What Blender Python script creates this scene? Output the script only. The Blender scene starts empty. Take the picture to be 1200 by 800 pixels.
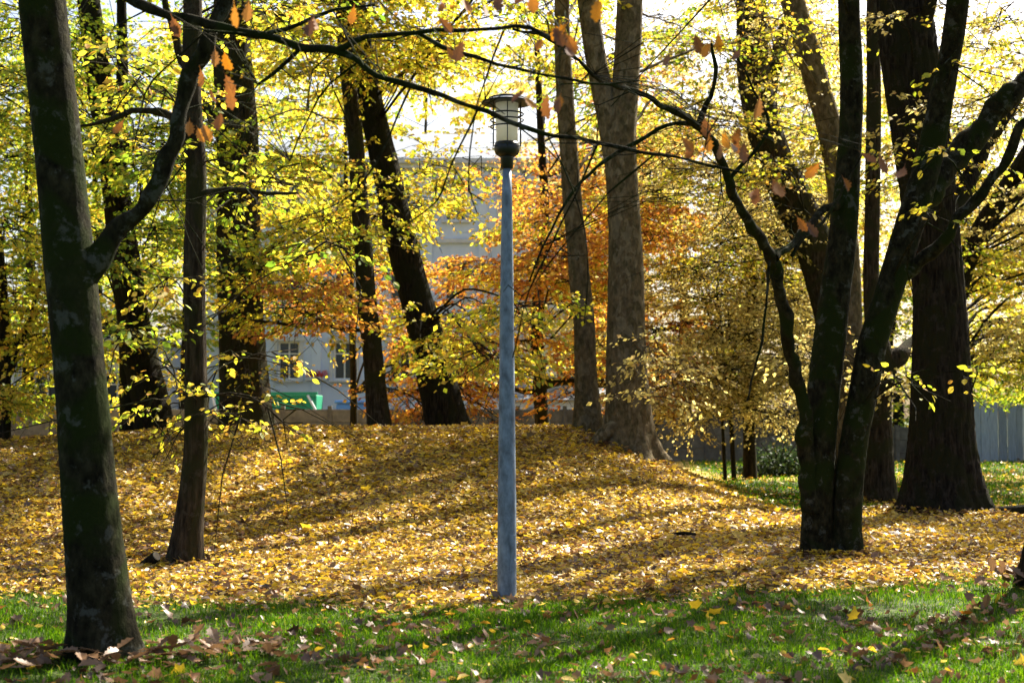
import bpy, bmesh, math, random
import numpy as np
from mathutils import Vector, Matrix

rng = np.random.default_rng(11)
random.seed(11)
scene = bpy.context.scene
C = scene.collection
R = math.radians

# ------------------------------------------------------------------ camera, sky, sun, exposure
F = 50.0 / 36.0 * 1200.0            # focal length in photo pixels
PITCH = R(2.92)
EYE = 1.6
cam_d = bpy.data.cameras.new('camera')
cam = bpy.data.objects.new('camera', cam_d); C.objects.link(cam)
cam.location = (0, 0, EYE); cam.rotation_euler = (R(90) + PITCH, 0, 0)
cam_d.lens = 50; cam_d.sensor_width = 36; cam_d.clip_start = 0.1; cam_d.clip_end = 2000
cam_d.dof.use_dof = True; cam_d.dof.focus_distance = 14.5; cam_d.dof.aperture_fstop = 2.5
scene.camera = cam

SUN_AZ, SUN_EL = R(36), R(42)        # azimuth to the right of the view axis, elevation
world = bpy.data.worlds.new('World'); scene.world = world; world.use_nodes = True
wn = world.node_tree.nodes; wl = world.node_tree.links
sky = wn.new('ShaderNodeTexSky'); sky.sky_type = 'NISHITA'; sky.sun_disc = False
sky.sun_elevation = SUN_EL; sky.sun_rotation = SUN_AZ
sky.air_density = 1.0; sky.dust_density = 4.0; sky.ozone_density = 1.0
wn['Background'].inputs['Strength'].default_value = 0.065
wl.new(sky.outputs['Color'], wn['Background'].inputs['Color'])
sun_d = bpy.data.lights.new('sun', 'SUN'); sun_d.energy = 5.0; sun_d.angle = R(0.5); sun_d.color = (1.0, 0.92, 0.78)
sun = bpy.data.objects.new('sun', sun_d); C.objects.link(sun)
to_sun = Vector((math.sin(SUN_AZ) * math.cos(SUN_EL), math.cos(SUN_AZ) * math.cos(SUN_EL), math.sin(SUN_EL)))
sun.rotation_euler = to_sun.to_track_quat('Z', 'Y').to_euler()
sun.location = (30, 40, 40)
scene.view_settings.view_transform = 'Standard'
scene.view_settings.look = 'None'
scene.view_settings.gamma = 1.0
scene.view_settings.exposure = 2.0
scene.view_settings.use_curve_mapping = False
scene.cycles.max_bounces = 8
scene.cycles.diffuse_bounces = 5
scene.cycles.transmission_bounces = 4
scene.cycles.transparent_max_bounces = 4
scene.cycles.sample_clamp_indirect = 6

# ------------------------------------------------------------------ small tools
def P(px, py, d):
    """A point of the place seen at photo pixel (px, py), d metres ahead."""
    x = (px - 600) / F; z = (400 - py) / F
    cy = math.cos(PITCH) - z * math.sin(PITCH); cz = math.sin(PITCH) + z * math.cos(PITCH)
    k = d / cy
    return np.array((x * k, d, EYE + cz * k))

def sm(t):
    t = np.clip(t, 0, 1); return t * t * (3 - 2 * t)

def und(x, y):
    return (np.sin(x * .9 + 1.3) * np.cos(y * .7 + .4) + .6 * np.sin(x * 2.1 + y * 1.7) + .5 * np.cos(x * 1.3 - y * 2.6 + 2)) / 2.1

def hgt(x, y):
    x = np.asarray(x, float); y = np.asarray(y, float)
    edge = 15.3 + .5 * np.sin(x * .35 + .6)
    rise = sm((y - edge) / (25.6 - edge)); fall = 1 - sm((y - 26.8) / 11)
    side = 1 - sm((x - .6 + .06 * (25 - y)) / 4.3)
    left = 1 - .2 * sm((-x - 4.5) / 6)
    near = sm((60 - y) / 20)
    return 1.33 * rise * fall * side * left + .028 * und(x, y) * near

def link(o, parent=None):
    C.objects.link(o)
    if parent is not None: o.parent = parent
    return o

def tag(o, label=None, cat=None, group=None, kind=None):
    if label: o['label'] = label
    if cat: o['category'] = cat
    if group: o['group'] = group
    if kind: o['kind'] = kind
    return o

def empty(name, loc, label, cat, group=None):
    o = bpy.data.objects.new(name, None); o.empty_display_size = .2
    o.location = loc; link(o); return tag(o, label, cat, group)

def mesh_np(name, V, loops, sizes, mat, parent=None, origin=(0, 0, 0), smooth=False):
    V = np.asarray(V, np.float32) - np.asarray(origin, np.float32)
    me = bpy.data.meshes.new(name)
    me.vertices.add(len(V)); me.vertices.foreach_set('co', V.ravel())
    loops = np.asarray(loops, np.int32).ravel(); sizes = np.asarray(sizes, np.int32)
    me.loops.add(len(loops)); me.loops.foreach_set('vertex_index', loops)
    me.polygons.add(len(sizes))
    st = np.zeros(len(sizes), np.int32); st[1:] = np.cumsum(sizes)[:-1]
    me.polygons.foreach_set('loop_start', st)
    if smooth: me.polygons.foreach_set('use_smooth', np.ones(len(sizes), bool))
    me.update(calc_edges=True)
    if mat: me.materials.append(mat)
    return link(bpy.data.objects.new(name, me), parent)

def quads_np(name, V, Q, mat, parent=None, origin=(0, 0, 0), smooth=False):
    Q = np.asarray(Q, np.int32)
    return mesh_np(name, V, Q, np.full(len(Q), Q.shape[1], np.int32), mat, parent, origin, smooth)

def bm_obj(name, bm, mat, parent=None, smooth=False, loc=None):
    me = bpy.data.meshes.new(name); bm.to_mesh(me); bm.free()
    if smooth:
        for p in me.polygons: p.use_smooth = True
    if mat: me.materials.append(mat)
    o = link(bpy.data.objects.new(name, me), parent)
    if loc is not None: o.location = loc
    return o

def box_bm(sx, sy, sz, c=(0, 0, 0), bevel=0.0, bm=None):
    own = bm is None
    if own: bm = bmesh.new()
    r = bmesh.ops.create_cube(bm, size=1)
    for v in r['verts']:
        v.co = Vector((v.co.x * sx + c[0], v.co.y * sy + c[1], v.co.z * sz + c[2]))
    if bevel and own:
        bmesh.ops.bevel(bm, geom=bm.edges[:], offset=bevel, segments=1, affect='EDGES')
    return bm

# ------------------------------------------------------------------ materials
def new_mat(name):
    m = bpy.data.materials.new(name); m.use_nodes = True
    nt = m.node_tree; nt.nodes.clear()
    out = nt.nodes.new('ShaderNodeOutputMaterial')
    return m, nt, out

def N(nt, t, **kw):
    n = nt.nodes.new(t)
    for k, v in kw.items():
        if hasattr(n, k): setattr(n, k, v)
        else: n.inputs[k.replace('_', ' ')].default_value = v
    return n

def ramp(nt, fac, stops, interp='LINEAR'):
    r = nt.nodes.new('ShaderNodeValToRGB'); r.color_ramp.interpolation = interp
    e = r.color_ramp.elements
    while len(e) < len(stops): e.new(.5)
    for i, (p, c) in enumerate(stops):
        e[i].position = p; e[i].color = (*c, 1)
    nt.links.new(fac, r.inputs['Fac']); return r.outputs['Color']

def leaf_mat(name, stops, trans=.5, rough=.6, gloss=.04, by_object=False):
    m, nt, out = new_mat(name); L = nt.links
    geo = N(nt, 'ShaderNodeNewGeometry')
    oi = N(nt, 'ShaderNodeObjectInfo')
    col = ramp(nt, oi.outputs['Random'] if by_object else geo.outputs['Random Per Island'], stops)
    # veins and blotches on every leaf
    tc = N(nt, 'ShaderNodeTexCoord'); nz = N(nt, 'ShaderNodeTexNoise'); nz.inputs['Scale'].default_value = 38; nz.inputs['Detail'].default_value = 2
    L.new(tc.outputs['Object'], nz.inputs['Vector'])
    hs = N(nt, 'ShaderNodeHueSaturation'); L.new(col, hs.inputs['Color'])
    mr = N(nt, 'ShaderNodeMapRange'); L.new(nz.outputs['Fac'], mr.inputs['Value'])
    mr.inputs['From Min'].default_value = .3; mr.inputs['From Max'].default_value = .7
    mr.inputs['To Min'].default_value = .72; mr.inputs['To Max'].default_value = 1.2
    L.new(mr.outputs['Result'], hs.inputs['Value'])
    d = N(nt, 'ShaderNodeBsdfDiffuse'); t = N(nt, 'ShaderNodeBsdfTranslucent'); g = N(nt, 'ShaderNodeBsdfGlossy')
    g.inputs['Roughness'].default_value = rough
    L.new(hs.outputs['Color'], d.inputs['Color']); L.new(hs.outputs['Color'], t.inputs['Color'])
    a = N(nt, 'ShaderNodeMixShader'); a.inputs['Fac'].default_value = trans
    L.new(d.outputs[0], a.inputs[1]); L.new(t.outputs[0], a.inputs[2])
    b = N(nt, 'ShaderNodeMixShader'); b.inputs['Fac'].default_value = gloss
    L.new(a.outputs[0], b.inputs[1]); L.new(g.outputs[0], b.inputs[2])
    L.new(b.outputs[0], out.inputs['Surface'])
    return m

def bark_mat(name, base, light, moss, kind='smooth'):
    m, nt, out = new_mat(name); L = nt.links
    tc = N(nt, 'ShaderNodeTexCoord')
    mp = N(nt, 'ShaderNodeMapping'); L.new(tc.outputs['Object'], mp.inputs['Vector'])
    mp.inputs['Scale'].default_value = (1, 1, .16) if kind == 'furrow' else (1, 1, .6)
    n1 = N(nt, 'ShaderNodeTexNoise'); n1.inputs['Scale'].default_value = 22 if kind == 'furrow' else 14
    n1.inputs['Detail'].default_value = 8; n1.inputs['Roughness'].default_value = .65
    L.new(mp.outputs[0], n1.inputs['Vector'])
    n2 = N(nt, 'ShaderNodeTexNoise'); n2.inputs['Scale'].default_value = 2.2; n2.inputs['Detail'].default_value = 5; n2.inputs['Distortion'].default_value = .7
    L.new(tc.outputs['Object'], n2.inputs['Vector'])
    c1 = ramp(nt, n1.outputs['Fac'], [(.34, tuple(x * .3 for x in base)), (.5, base), (.68, tuple(x * 2.3 for x in base))])
    if kind == 'plane':
        vo = N(nt, 'ShaderNodeTexVoronoi'); vo.inputs['Scale'].default_value = 9
        mp2 = N(nt, 'ShaderNodeMapping'); mp2.inputs['Scale'].default_value = (1.2, 1.2, .6); L.new(tc.outputs['Object'], mp2.inputs['Vector'])
        nv = N(nt, 'ShaderNodeTexNoise'); nv.inputs['Scale'].default_value = 3; L.new(mp2.outputs[0], nv.inputs['Vector'])
        av = N(nt, 'ShaderNodeVectorMath', operation='MULTIPLY_ADD'); L.new(nv.outputs['Color'], av.inputs[0]); av.inputs[1].default_value = (.6, .6, .6); L.new(mp2.outputs[0], av.inputs[2])
        L.new(av.outputs[0], vo.inputs['Vector'])
        sp = N(nt, 'ShaderNodeSeparateColor'); L.new(vo.outputs['Color'], sp.inputs[0])
        patch = ramp(nt, sp.outputs[0], [(0, light), (.22, light), (.3, base), (.62, base), (.7, moss), (1, moss)])
        mx = N(nt, 'ShaderNodeMix', data_type='RGBA'); mx.inputs['Factor'].default_value = .55
        L.new(patch, mx.inputs['A']); L.new(c1, mx.inputs['B']); col = mx.outputs['Result']
    else:
        f1 = ramp(nt, n2.outputs['Fac'], [(.46, (0, 0, 0)), (.56, (1, 1, 1))])
        mx = N(nt, 'ShaderNodeMix', data_type='RGBA'); L.new(f1, mx.inputs['Factor']); L.new(c1, mx.inputs['A']); mx.inputs['B'].default_value = (*moss, 1)
        n3 = N(nt, 'ShaderNodeTexNoise'); n3.inputs['Scale'].default_value = 6; n3.inputs['Detail'].default_value = 10; n3.inputs['Roughness'].default_value = .72; n3.inputs['Distortion'].default_value = .25
        L.new(tc.outputs['Object'], n3.inputs['Vector'])
        f2 = ramp(nt, n3.outputs['Fac'], [(.56, (0, 0, 0)), (.62, (.85, .85, .85))])
        m2 = N(nt, 'ShaderNodeMix', data_type='RGBA'); L.new(f2, m2.inputs['Factor']); L.new(mx.outputs['Result'], m2.inputs['A']); m2.inputs['B'].default_value = (*light, 1)
        col = m2.outputs['Result']
    pr = N(nt, 'ShaderNodeBsdfPrincipled'); pr.inputs['Roughness'].default_value = .95; pr.inputs['Specular IOR Level'].default_value = .06
    L.new(col, pr.inputs['Base Color'])
    bp = N(nt, 'ShaderNodeBump'); bp.inputs['Strength'].default_value = 1.0 if kind == 'furrow' else .85
    bp.inputs['Distance'].default_value = .07 if kind == 'furrow' else .035
    L.new(n1.outputs['Fac'], bp.inputs['Height']); L.new(bp.outputs[0], pr.inputs['Normal'])
    L.new(pr.outputs[0], out.inputs['Surface'])
    return m

def plain_mat(name, col, rough=.6, metal=0.0, var=.25, scale=6.0, bump=.15, col2=None, stretch=(1, 1, 1), spec=.4, bd=.004, piece=0.0):
    m, nt, out = new_mat(name); L = nt.links
    tc = N(nt, 'ShaderNodeTexCoord'); mp = N(nt, 'ShaderNodeMapping'); mp.inputs['Scale'].default_value = stretch
    L.new(tc.outputs['Object'], mp.inputs['Vector'])
    nz = N(nt, 'ShaderNodeTexNoise'); nz.inputs['Scale'].default_value = scale; nz.inputs['Detail'].default_value = 7; nz.inputs['Roughness'].default_value = .65
    oi = N(nt, 'ShaderNodeObjectInfo')
    av = N(nt, 'ShaderNodeVectorMath', operation='ADD'); L.new(mp.outputs[0], av.inputs[0])
    ml = N(nt, 'ShaderNodeMath', operation='MULTIPLY'); L.new(oi.outputs['Random'], ml.inputs[0]); ml.inputs[1].default_value = 37
    L.new(ml.outputs[0], av.inputs[1]); L.new(av.outputs[0], nz.inputs['Vector'])
    lo = tuple(c * (1 - var) for c in col); hi = col2 or tuple(min(c * (1 + var), 1) for c in col)
    pr = N(nt, 'ShaderNodeBsdfPrincipled'); pr.inputs['Roughness'].default_value = rough; pr.inputs['Metallic'].default_value = metal
    pr.inputs['Specular IOR Level'].default_value = spec
    cc = ramp(nt, nz.outputs['Fac'], [(.32, lo), (.5, col), (.7, hi)])
    if piece:
        hs = N(nt, 'ShaderNodeHueSaturation'); mr = N(nt, 'ShaderNodeMapRange'); L.new(oi.outputs['Random'], mr.inputs['Value'])
        mr.inputs['To Min'].default_value = 1 - piece; mr.inputs['To Max'].default_value = 1 + piece
        L.new(mr.outputs['Result'], hs.inputs['Value']); L.new(cc, hs.inputs['Color']); cc = hs.outputs['Color']
    L.new(cc, pr.inputs['Base Color'])
    bp = N(nt, 'ShaderNodeBump'); bp.inputs['Strength'].default_value = bump; bp.inputs['Distance'].default_value = bd
    L.new(nz.outputs['Fac'], bp.inputs['Height']); L.new(bp.outputs[0], pr.inputs['Normal'])
    L.new(pr.outputs[0], out.inputs['Surface']); return m

M = {}
M['leaf_green'] = leaf_mat('leaf_green_yellow', [(0, (.11, .22, .015)), (.35, (.26, .37, .02)), (.7, (.48, .52, .03)), (.9, (.70, .62, .04)), (1, (.70, .50, .05))], trans=.74)
M['leaf_yellow'] = leaf_mat('leaf_yellow', [(0, (.22, .33, .02)), (.28, (.54, .54, .03)), (.6, (.76, .62, .04)), (.88, (.78, .54, .05)), (1, (.62, .30, .04))], trans=.74)
M['leaf_rust'] = leaf_mat('leaf_rust_orange', [(0, (.36, .11, .03)), (.3, (.62, .23, .03)), (.6, (.76, .40, .04)), (.85, (.80, .58, .06)), (1, (.34, .14, .06))], trans=.70)
M['leaf_pale'] = leaf_mat('leaf_pale_yellow', [(0, (.36, .26, .07)), (.2, (.62, .48, .10)), (.55, (.78, .66, .20)), (.85, (.80, .70, .26)), (1, (.5, .28, .09))], trans=.70)
M['leaf_oak'] = leaf_mat('leaf_oak_orange', [(0, (.11, .045, .02)), (.35, (.22, .08, .018)), (.65, (.36, .13, .010)), (.85, (.5, .20, .010)), (1, (.15, .075, .04))], trans=.42, by_object=True)
M['leaf_oak_crown'] = leaf_mat('leaf_oak_crown', [(0, (.30, .12, .03)), (.5, (.5, .22, .03)), (1, (.6, .38, .05))], trans=.5)
M['litter'] = leaf_mat('fallen_leaf_yellow', [(0, (.10, .05, .02)), (.2, (.24, .13, .04)), (.35, (.50, .33, .05)), (.55, (.70, .47, .025)), (.82, (.80, .57, .035)), (.93, (.58, .25, .03)), (1, (.60, .45, .16))], trans=.42, gloss=.07, rough=.45)
M['litter_brown'] = leaf_mat('fallen_leaf_brown', [(0, (.06, .03, .015)), (.3, (.13, .062, .028)), (.6, (.20, .11, .05)), (.85, (.27, .155, .075)), (1, (.38, .15, .03))], trans=.3, gloss=.05, rough=.45)
M['grass'] = leaf_mat('grass_blade', [(0, (.022, .06, .001)), (.4, (.052, .145, .001)), (.75, (.11, .235, .002)), (.96, (.22, .32, .01)), (1, (.30, .26, .05))], trans=.55, gloss=.015, rough=.4)
M['ivy'] = leaf_mat('ivy_leaf', [(0, (.015, .035, .012)), (.6, (.03, .06, .016)), (1, (.06, .09, .02))], trans=.35)
M['bark_smooth'] = bark_mat('bark_smooth_grey', (.016, .0145, .0075), (.06, .062, .05), (.014, .020, .004))
M['bark_dark'] = bark_mat('bark_dark_brown', (.018, .0145, .0105), (.034, .029, .022), (.018, .018, .008), 'furrow')
M['bark_mid'] = bark_mat('bark_olive_brown', (.034, .026, .017), (.06, .05, .036), (.03, .03, .013), 'furrow')
M['bark_plane'] = bark_mat('bark_mottled', (.10, .075, .042), (.19, .16, .105), (.065, .058, .028), 'plane')
M['concrete'] = plain_mat('weathered_concrete', (.115, .105, .088), .9, var=.35, scale=3, bump=.4, col2=(.17, .155, .13), piece=.22)
M['planks'] = plain_mat('blue_grey_plank', (.25, .29, .34), .7, var=.25, scale=5, bump=.25, stretch=(6, 6, .5), piece=.25)
M['plaster'] = plain_mat('pale_plaster', (.56, .67, .86), .9, var=.08, scale=.6, bump=.1)
M['plaster2'] = plain_mat('blue_white_plaster', (.55, .60, .66), .9, var=.1, scale=.6, bump=.1)
M['stone'] = plain_mat('window_stone', (.52, .56, .62), .85, var=.12, scale=4)
M['glass'] = plain_mat('dark_window_glass', (.03, .04, .05), .08, var=.1, scale=.5, bump=.0, spec=.6)
M['roof'] = plain_mat('grey_roof_sheet', (.22, .25, .29), .5, var=.2, scale=2)
M['white_paint'] = plain_mat('white_paint', (.75, .76, .75), .5, var=.06, scale=3)
M['green_paint'] = plain_mat('green_paint', (.01, .26, .13), .5, var=.15, scale=2)
M['blue_plastic'] = plain_mat('blue_plastic', (.10, .27, .62), .4, var=.12, scale=2)
M['red_petal'] = plain_mat('red_petal', (.6, .06, .03), .6)
M['galv'] = plain_mat('galvanised_steel', (.15, .195, .255), .6, metal=.2, var=.5, scale=16, bump=.12, stretch=(1, 1, .5))
M['black_metal'] = plain_mat('black_painted_metal', (.006, .0065, .007), .4, var=.2, scale=9, bump=.08)
M['cap_metal'] = plain_mat('lit_cap_metal', (.78, .77, .73), .5, var=.1, scale=7, bump=.1)  # pale tone puts the light under the lantern cap into its colour
M['yellow_sticker'] = plain_mat('yellow_sticker', (.65, .5, .04), .5, var=.1)
M['cut_wood'] = plain_mat('cut_wood', (.50, .40, .26), .8, var=.2, scale=20)

def lamp_glass():
    m, nt, out = new_mat('frosted_glass'); L = nt.links
    tc = N(nt, 'ShaderNodeTexCoord'); nz = N(nt, 'ShaderNodeTexNoise'); nz.inputs['Scale'].default_value = 9; L.new(tc.outputs['Object'], nz.inputs['Vector'])
    col = ramp(nt, nz.outputs['Fac'], [(.3, (.84, .82, .72)), (.7, (.92, .91, .85))])
    d = N(nt, 'ShaderNodeBsdfDiffuse'); t = N(nt, 'ShaderNodeBsdfTranslucent'); g = N(nt, 'ShaderNodeBsdfGlossy'); g.inputs['Roughness'].default_value = .15
    L.new(col, d.inputs['Color']); L.new(col, t.inputs['Color'])
    a = N(nt, 'ShaderNodeMixShader'); a.inputs['Fac'].default_value = .6; L.new(d.outputs[0], a.inputs[1]); L.new(t.outputs[0], a.inputs[2])
    b = N(nt, 'ShaderNodeMixShader'); b.inputs['Fac'].default_value = .06; L.new(a.outputs[0], b.inputs[1]); L.new(g.outputs[0], b.inputs[2])
    L.new(b.outputs[0], out.inputs['Surface']); return m
M['lamp_glass'] = lamp_glass()

def ground_mat():
    m, nt, out = new_mat('soil_litter_ground'); L = nt.links
    tc = N(nt, 'ShaderNodeTexCoord')
    vo = N(nt, 'ShaderNodeTexVoronoi'); vo.inputs['Scale'].default_value = 22; L.new(tc.outputs['Object'], vo.inputs['Vector'])
    sp = N(nt, 'ShaderNodeSeparateColor'); L.new(vo.outputs['Color'], sp.inputs[0])
    nz = N(nt, 'ShaderNodeTexNoise'); nz.inputs['Scale'].default_value = 26; nz.inputs['Detail'].default_value = 6; L.new(tc.outputs['Object'], nz.inputs['Vector'])
    leafy = ramp(nt, sp.outputs[0], [(0, (.14, .08, .03)), (.4, (.30, .18, .04)), (.7, (.50, .35, .05)), (1, (.6, .44, .06))])
    grassy = ramp(nt, nz.outputs['Fac'], [(.3, (.02, .022, .006)), (.5, (.035, .06, .006)), (.7, (.07, .09, .012))])
    # where litter lies: beyond the lawn edge and not on the far lawn at the right
    px = N(nt, 'ShaderNodeSeparateXYZ'); L.new(tc.outputs['Object'], px.inputs[0])
    big = N(nt, 'ShaderNodeTexNoise'); big.inputs['Scale'].default_value = .9; big.inputs['Detail'].default_value = 5; L.new(tc.outputs['Object'], big.inputs['Vector'])
    at = N(nt, 'ShaderNodeAttribute'); at.attribute_name = 'litter'
    ad = N(nt, 'ShaderNodeMath', operation='MULTIPLY_ADD'); L.new(big.outputs['Fac'], ad.inputs[0]); ad.inputs[1].default_value = .8; L.new(at.outputs['Fac'], ad.inputs[2])
    f = ramp(nt, ad.outputs[0], [(.72, (0, 0, 0)), (1.0, (1, 1, 1))])
    mx = N(nt, 'ShaderNodeMix', data_type='RGBA'); L.new(f, mx.inputs['Factor']); L.new(grassy, mx.inputs['A']); L.new(leafy, mx.inputs['B'])
    pr = N(nt, 'ShaderNodeBsdfPrincipled'); pr.inputs['Roughness'].default_value = .9; pr.inputs['Specular IOR Level'].default_value = .2
    L.new(mx.outputs['Result'], pr.inputs['Base Color'])
    bp = N(nt, 'ShaderNodeBump'); bp.inputs['Strength'].default_value = .8; bp.inputs['Distance'].default_value = .03
    mh = N(nt, 'ShaderNodeMath', operation='ADD'); L.new(vo.outputs['Distance'], mh.inputs[0]); L.new(nz.outputs['Fac'], mh.inputs[1])
    L.new(mh.outputs[0], bp.inputs['Height']); L.new(bp.outputs[0], pr.inputs['Normal'])
    L.new(pr.outputs[0], out.inputs['Surface']); return m
M['ground'] = ground_mat()

# ------------------------------------------------------------------ the ground
def lawn_edge(x):                       # distance at which the front lawn gives way to litter
    return 11.95 + .48 * np.maximum(x, 0) + .09 * np.maximum(-x, 0) * 2 + .28 * np.sin(x * 1.1 + .5) + .16 * np.sin(x * 3.3 + 1)

def litter_amount(x, y):
    """0 = bare lawn, 1 = ground hidden under leaves."""
    x = np.asarray(x, float); y = np.asarray(y, float)
    a = sm((y - lawn_edge(x) + .75) / 1.5)
    # far lawn beyond the mound, at the right
    far = sm((y - 23.2 - .4 * np.sin(x * .8)) / 1.5) * sm((x - (2.6 + .09 * (y - 20))) / 1.6)
    band = np.exp(-((y - 36) / 3.2) ** 2) * .55
    return np.clip(a - far * (1 - band) * .93, 0, 1)

def graded(a, b, fine, far_n, far_to):
    mid = np.arange(a, b, fine)
    t = np.linspace(0, 1, far_n)[1:] ** 2.2
    return np.concatenate([(a - (far_to + a if a < 0 else far_to) * t)[::-1], mid, b + (far_to - b) * t])
xs = np.concatenate([-20 - 380 * (np.linspace(1, .02, 26) ** 2.3), np.arange(-20, 26, .28), 26 + 374 * (np.linspace(.02, 1, 26) ** 2.3)])
ys = np.concatenate([np.linspace(-60, 4, 20), np.arange(4.3, 50, .26), 50 + 550 * (np.linspace(.01, 1, 30) ** 2.2)])
gx, gy = np.meshgrid(xs, ys)
gz = hgt(gx, gy)
nx, ny = len(xs), len(ys)
idx = np.arange(nx * ny).reshape(ny, nx)
Q = np.stack([idx[:-1, :-1], idx[:-1, 1:], idx[1:, 1:], idx[1:, :-1]], -1).reshape(-1, 4)
ground = quads_np('ground', np.stack([gx, gy, gz], -1).reshape(-1, 3), Q, M['ground'], smooth=True)
att = ground.data.attributes.new('litter', 'FLOAT', 'POINT'); att.data.foreach_set('value', litter_amount(gx, gy).ravel().astype(np.float32))
tag(ground, 'park ground rising to a low leaf-covered mound', None, kind='structure')

# ------------------------------------------------------------------ leaves in bulk
def rot_frames(dirs, nors):
    d = dirs / (np.linalg.norm(dirs, axis=1, keepdims=True) + 1e-9)
    s = np.cross(d, nors); s /= (np.linalg.norm(s, axis=1, keepdims=True) + 1e-9)
    n = np.cross(s, d)
    return s, d, n

def leaves_mesh(name, pos, dirs, nors, size, tmpl, faces, mat, parent=None, origin=(0, 0, 0), curl=None):
    s, d, n = rot_frames(dirs, nors)
    T = np.asarray(tmpl, float)
    k = len(T); m = len(pos)
    tz = T[None, :, 2] * (1 if curl is None else curl[:, None])
    V = (pos[:, None, :] + size[:, None, None] * (T[None, :, 0, None] * s[:, None, :] + T[None, :, 1, None] * d[:, None, :] + tz[..., None] * n[:, None, :]))
    loops = np.concatenate([np.asarray(f) for f in faces]); sizes = np.array([len(f) for f in faces])
    LL = (loops[None, :] + (np.arange(m) * k)[:, None]).ravel(); SS = np.tile(sizes, m)
    return mesh_np(name, V.reshape(-1, 3), LL, SS, mat, parent, origin)

OVAL = [(0, 0, 0), (-.26, .28, .05), (-.27, .62, .05), (0, 1, -.06), (.27, .62, .05), (.26, .28, .05)]
OVAL_F = [(0, 3, 2, 1), (0, 5, 4, 3)]
KITE = [(0, 0, 0), (-.31, .45, .06), (0, 1, -.05), (.31, .45, .06)]
KITE_F = [(0, 2, 1), (0, 3, 2)]
def maple_template():
    pts = [(0, 0, 0)]
    ring = [(.05, .02), (.46, .02), (.36, .24), (.62, .46), (.34, .52), (.27, .62), (.0, 1.0)]
    r = [(x, y, .10 * math.hypot(x, y - .35)) for x, y in ring]
    l = [(-x, y, z) for x, y, z in ring_z(r)] if False else [(-x, y, z) for x, y, z in r[:-1]][::-1]
    allp = r + l
    pts = [(0, .35, -.05)] + allp
    n = len(allp)
    faces = [(0, 1 + i, 1 + (i + 1) % n) for i in range(n)]
    return pts, faces
MAPLE, MAPLE_F = maple_template()
def oak_template(seed):
    r = random.Random(seed)
    prof = [(.03, 0), (.05, .12), (.17, .20), (.12, .29), (.27, .40), (.17, .49), (.31, .62), (.19, .71), (.22, .84), (.10, .90), (.05, 1.0)]
    right = [(x * r.uniform(.85, 1.2), y + r.uniform(-.02, .02)) for x, y in prof]
    left = [(-x * r.uniform(.85, 1.2), y + r.uniform(-.02, .02)) for x, y in prof]
    V = []; Fc = []
    bend = r.uniform(-.35, .35); cup = r.uniform(.1, .6)
    n = len(prof)
    for i in range(n):
        y = prof[i][1]; zc = bend * y * y
        V.append((0, y, zc)); V.append((*right[i], zc + cup * abs(right[i][0]))); V.append((*left[i], zc + cup * abs(left[i][0])))
    for i in range(n - 1):
        a = 3 * i; b = a + 3
        Fc.append((a, a + 1, b + 1, b)); Fc.append((a, b, b + 2, a + 2))
    # leaf stalk
    k = len(V); V += [(-.012, 0, 0), (.012, 0, 0), (.012, -.22, .02), (-.012, -.22, .02)]; Fc.append((k, k + 1, k + 2, k + 3))
    return V, Fc
OAKS = []
for s_ in range(4):
    V_, F_ = oak_template(s_)
    me_ = bpy.data.meshes.new('oak_leaf'); me_.from_pydata(V_, [], F_); me_.materials.append(M['leaf_oak']); OAKS.append(me_)
OAKB = []
for me_ in OAKS:
    m2_ = me_.copy(); m2_.materials[0] = M['litter_brown']; OAKB.append(m2_)
MAPLE_MESH = bpy.data.meshes.new('maple_leaf'); MAPLE_MESH.from_pydata(MAPLE, [], MAPLE_F); MAPLE_MESH.materials.append(M['litter'])

def unit(n, g=rng):
    v = g.normal(size=(n, 3)); return v / np.linalg.norm(v, axis=1, keepdims=True)

# ------------------------------------------------------------------ trees
def catmull(pts, per):
    pts = np.asarray(pts, float)
    p = np.vstack([2 * pts[0] - pts[1], pts, 2 * pts[-1] - pts[-2]])
    out = []
    for i in range(len(pts) - 1):
        t = np.linspace(0, 1, per, endpoint=False)[:, None]
        a, b, c, d = p[i], p[i + 1], p[i + 2], p[i + 3]
        out.append(.5 * (2 * b + (c - a) * t + (2 * a - 5 * b + 4 * c - d) * t ** 2 + (3 * b - a - 3 * c + d) * t ** 3))
    out.append(pts[-1:]); return np.vstack(out)

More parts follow.
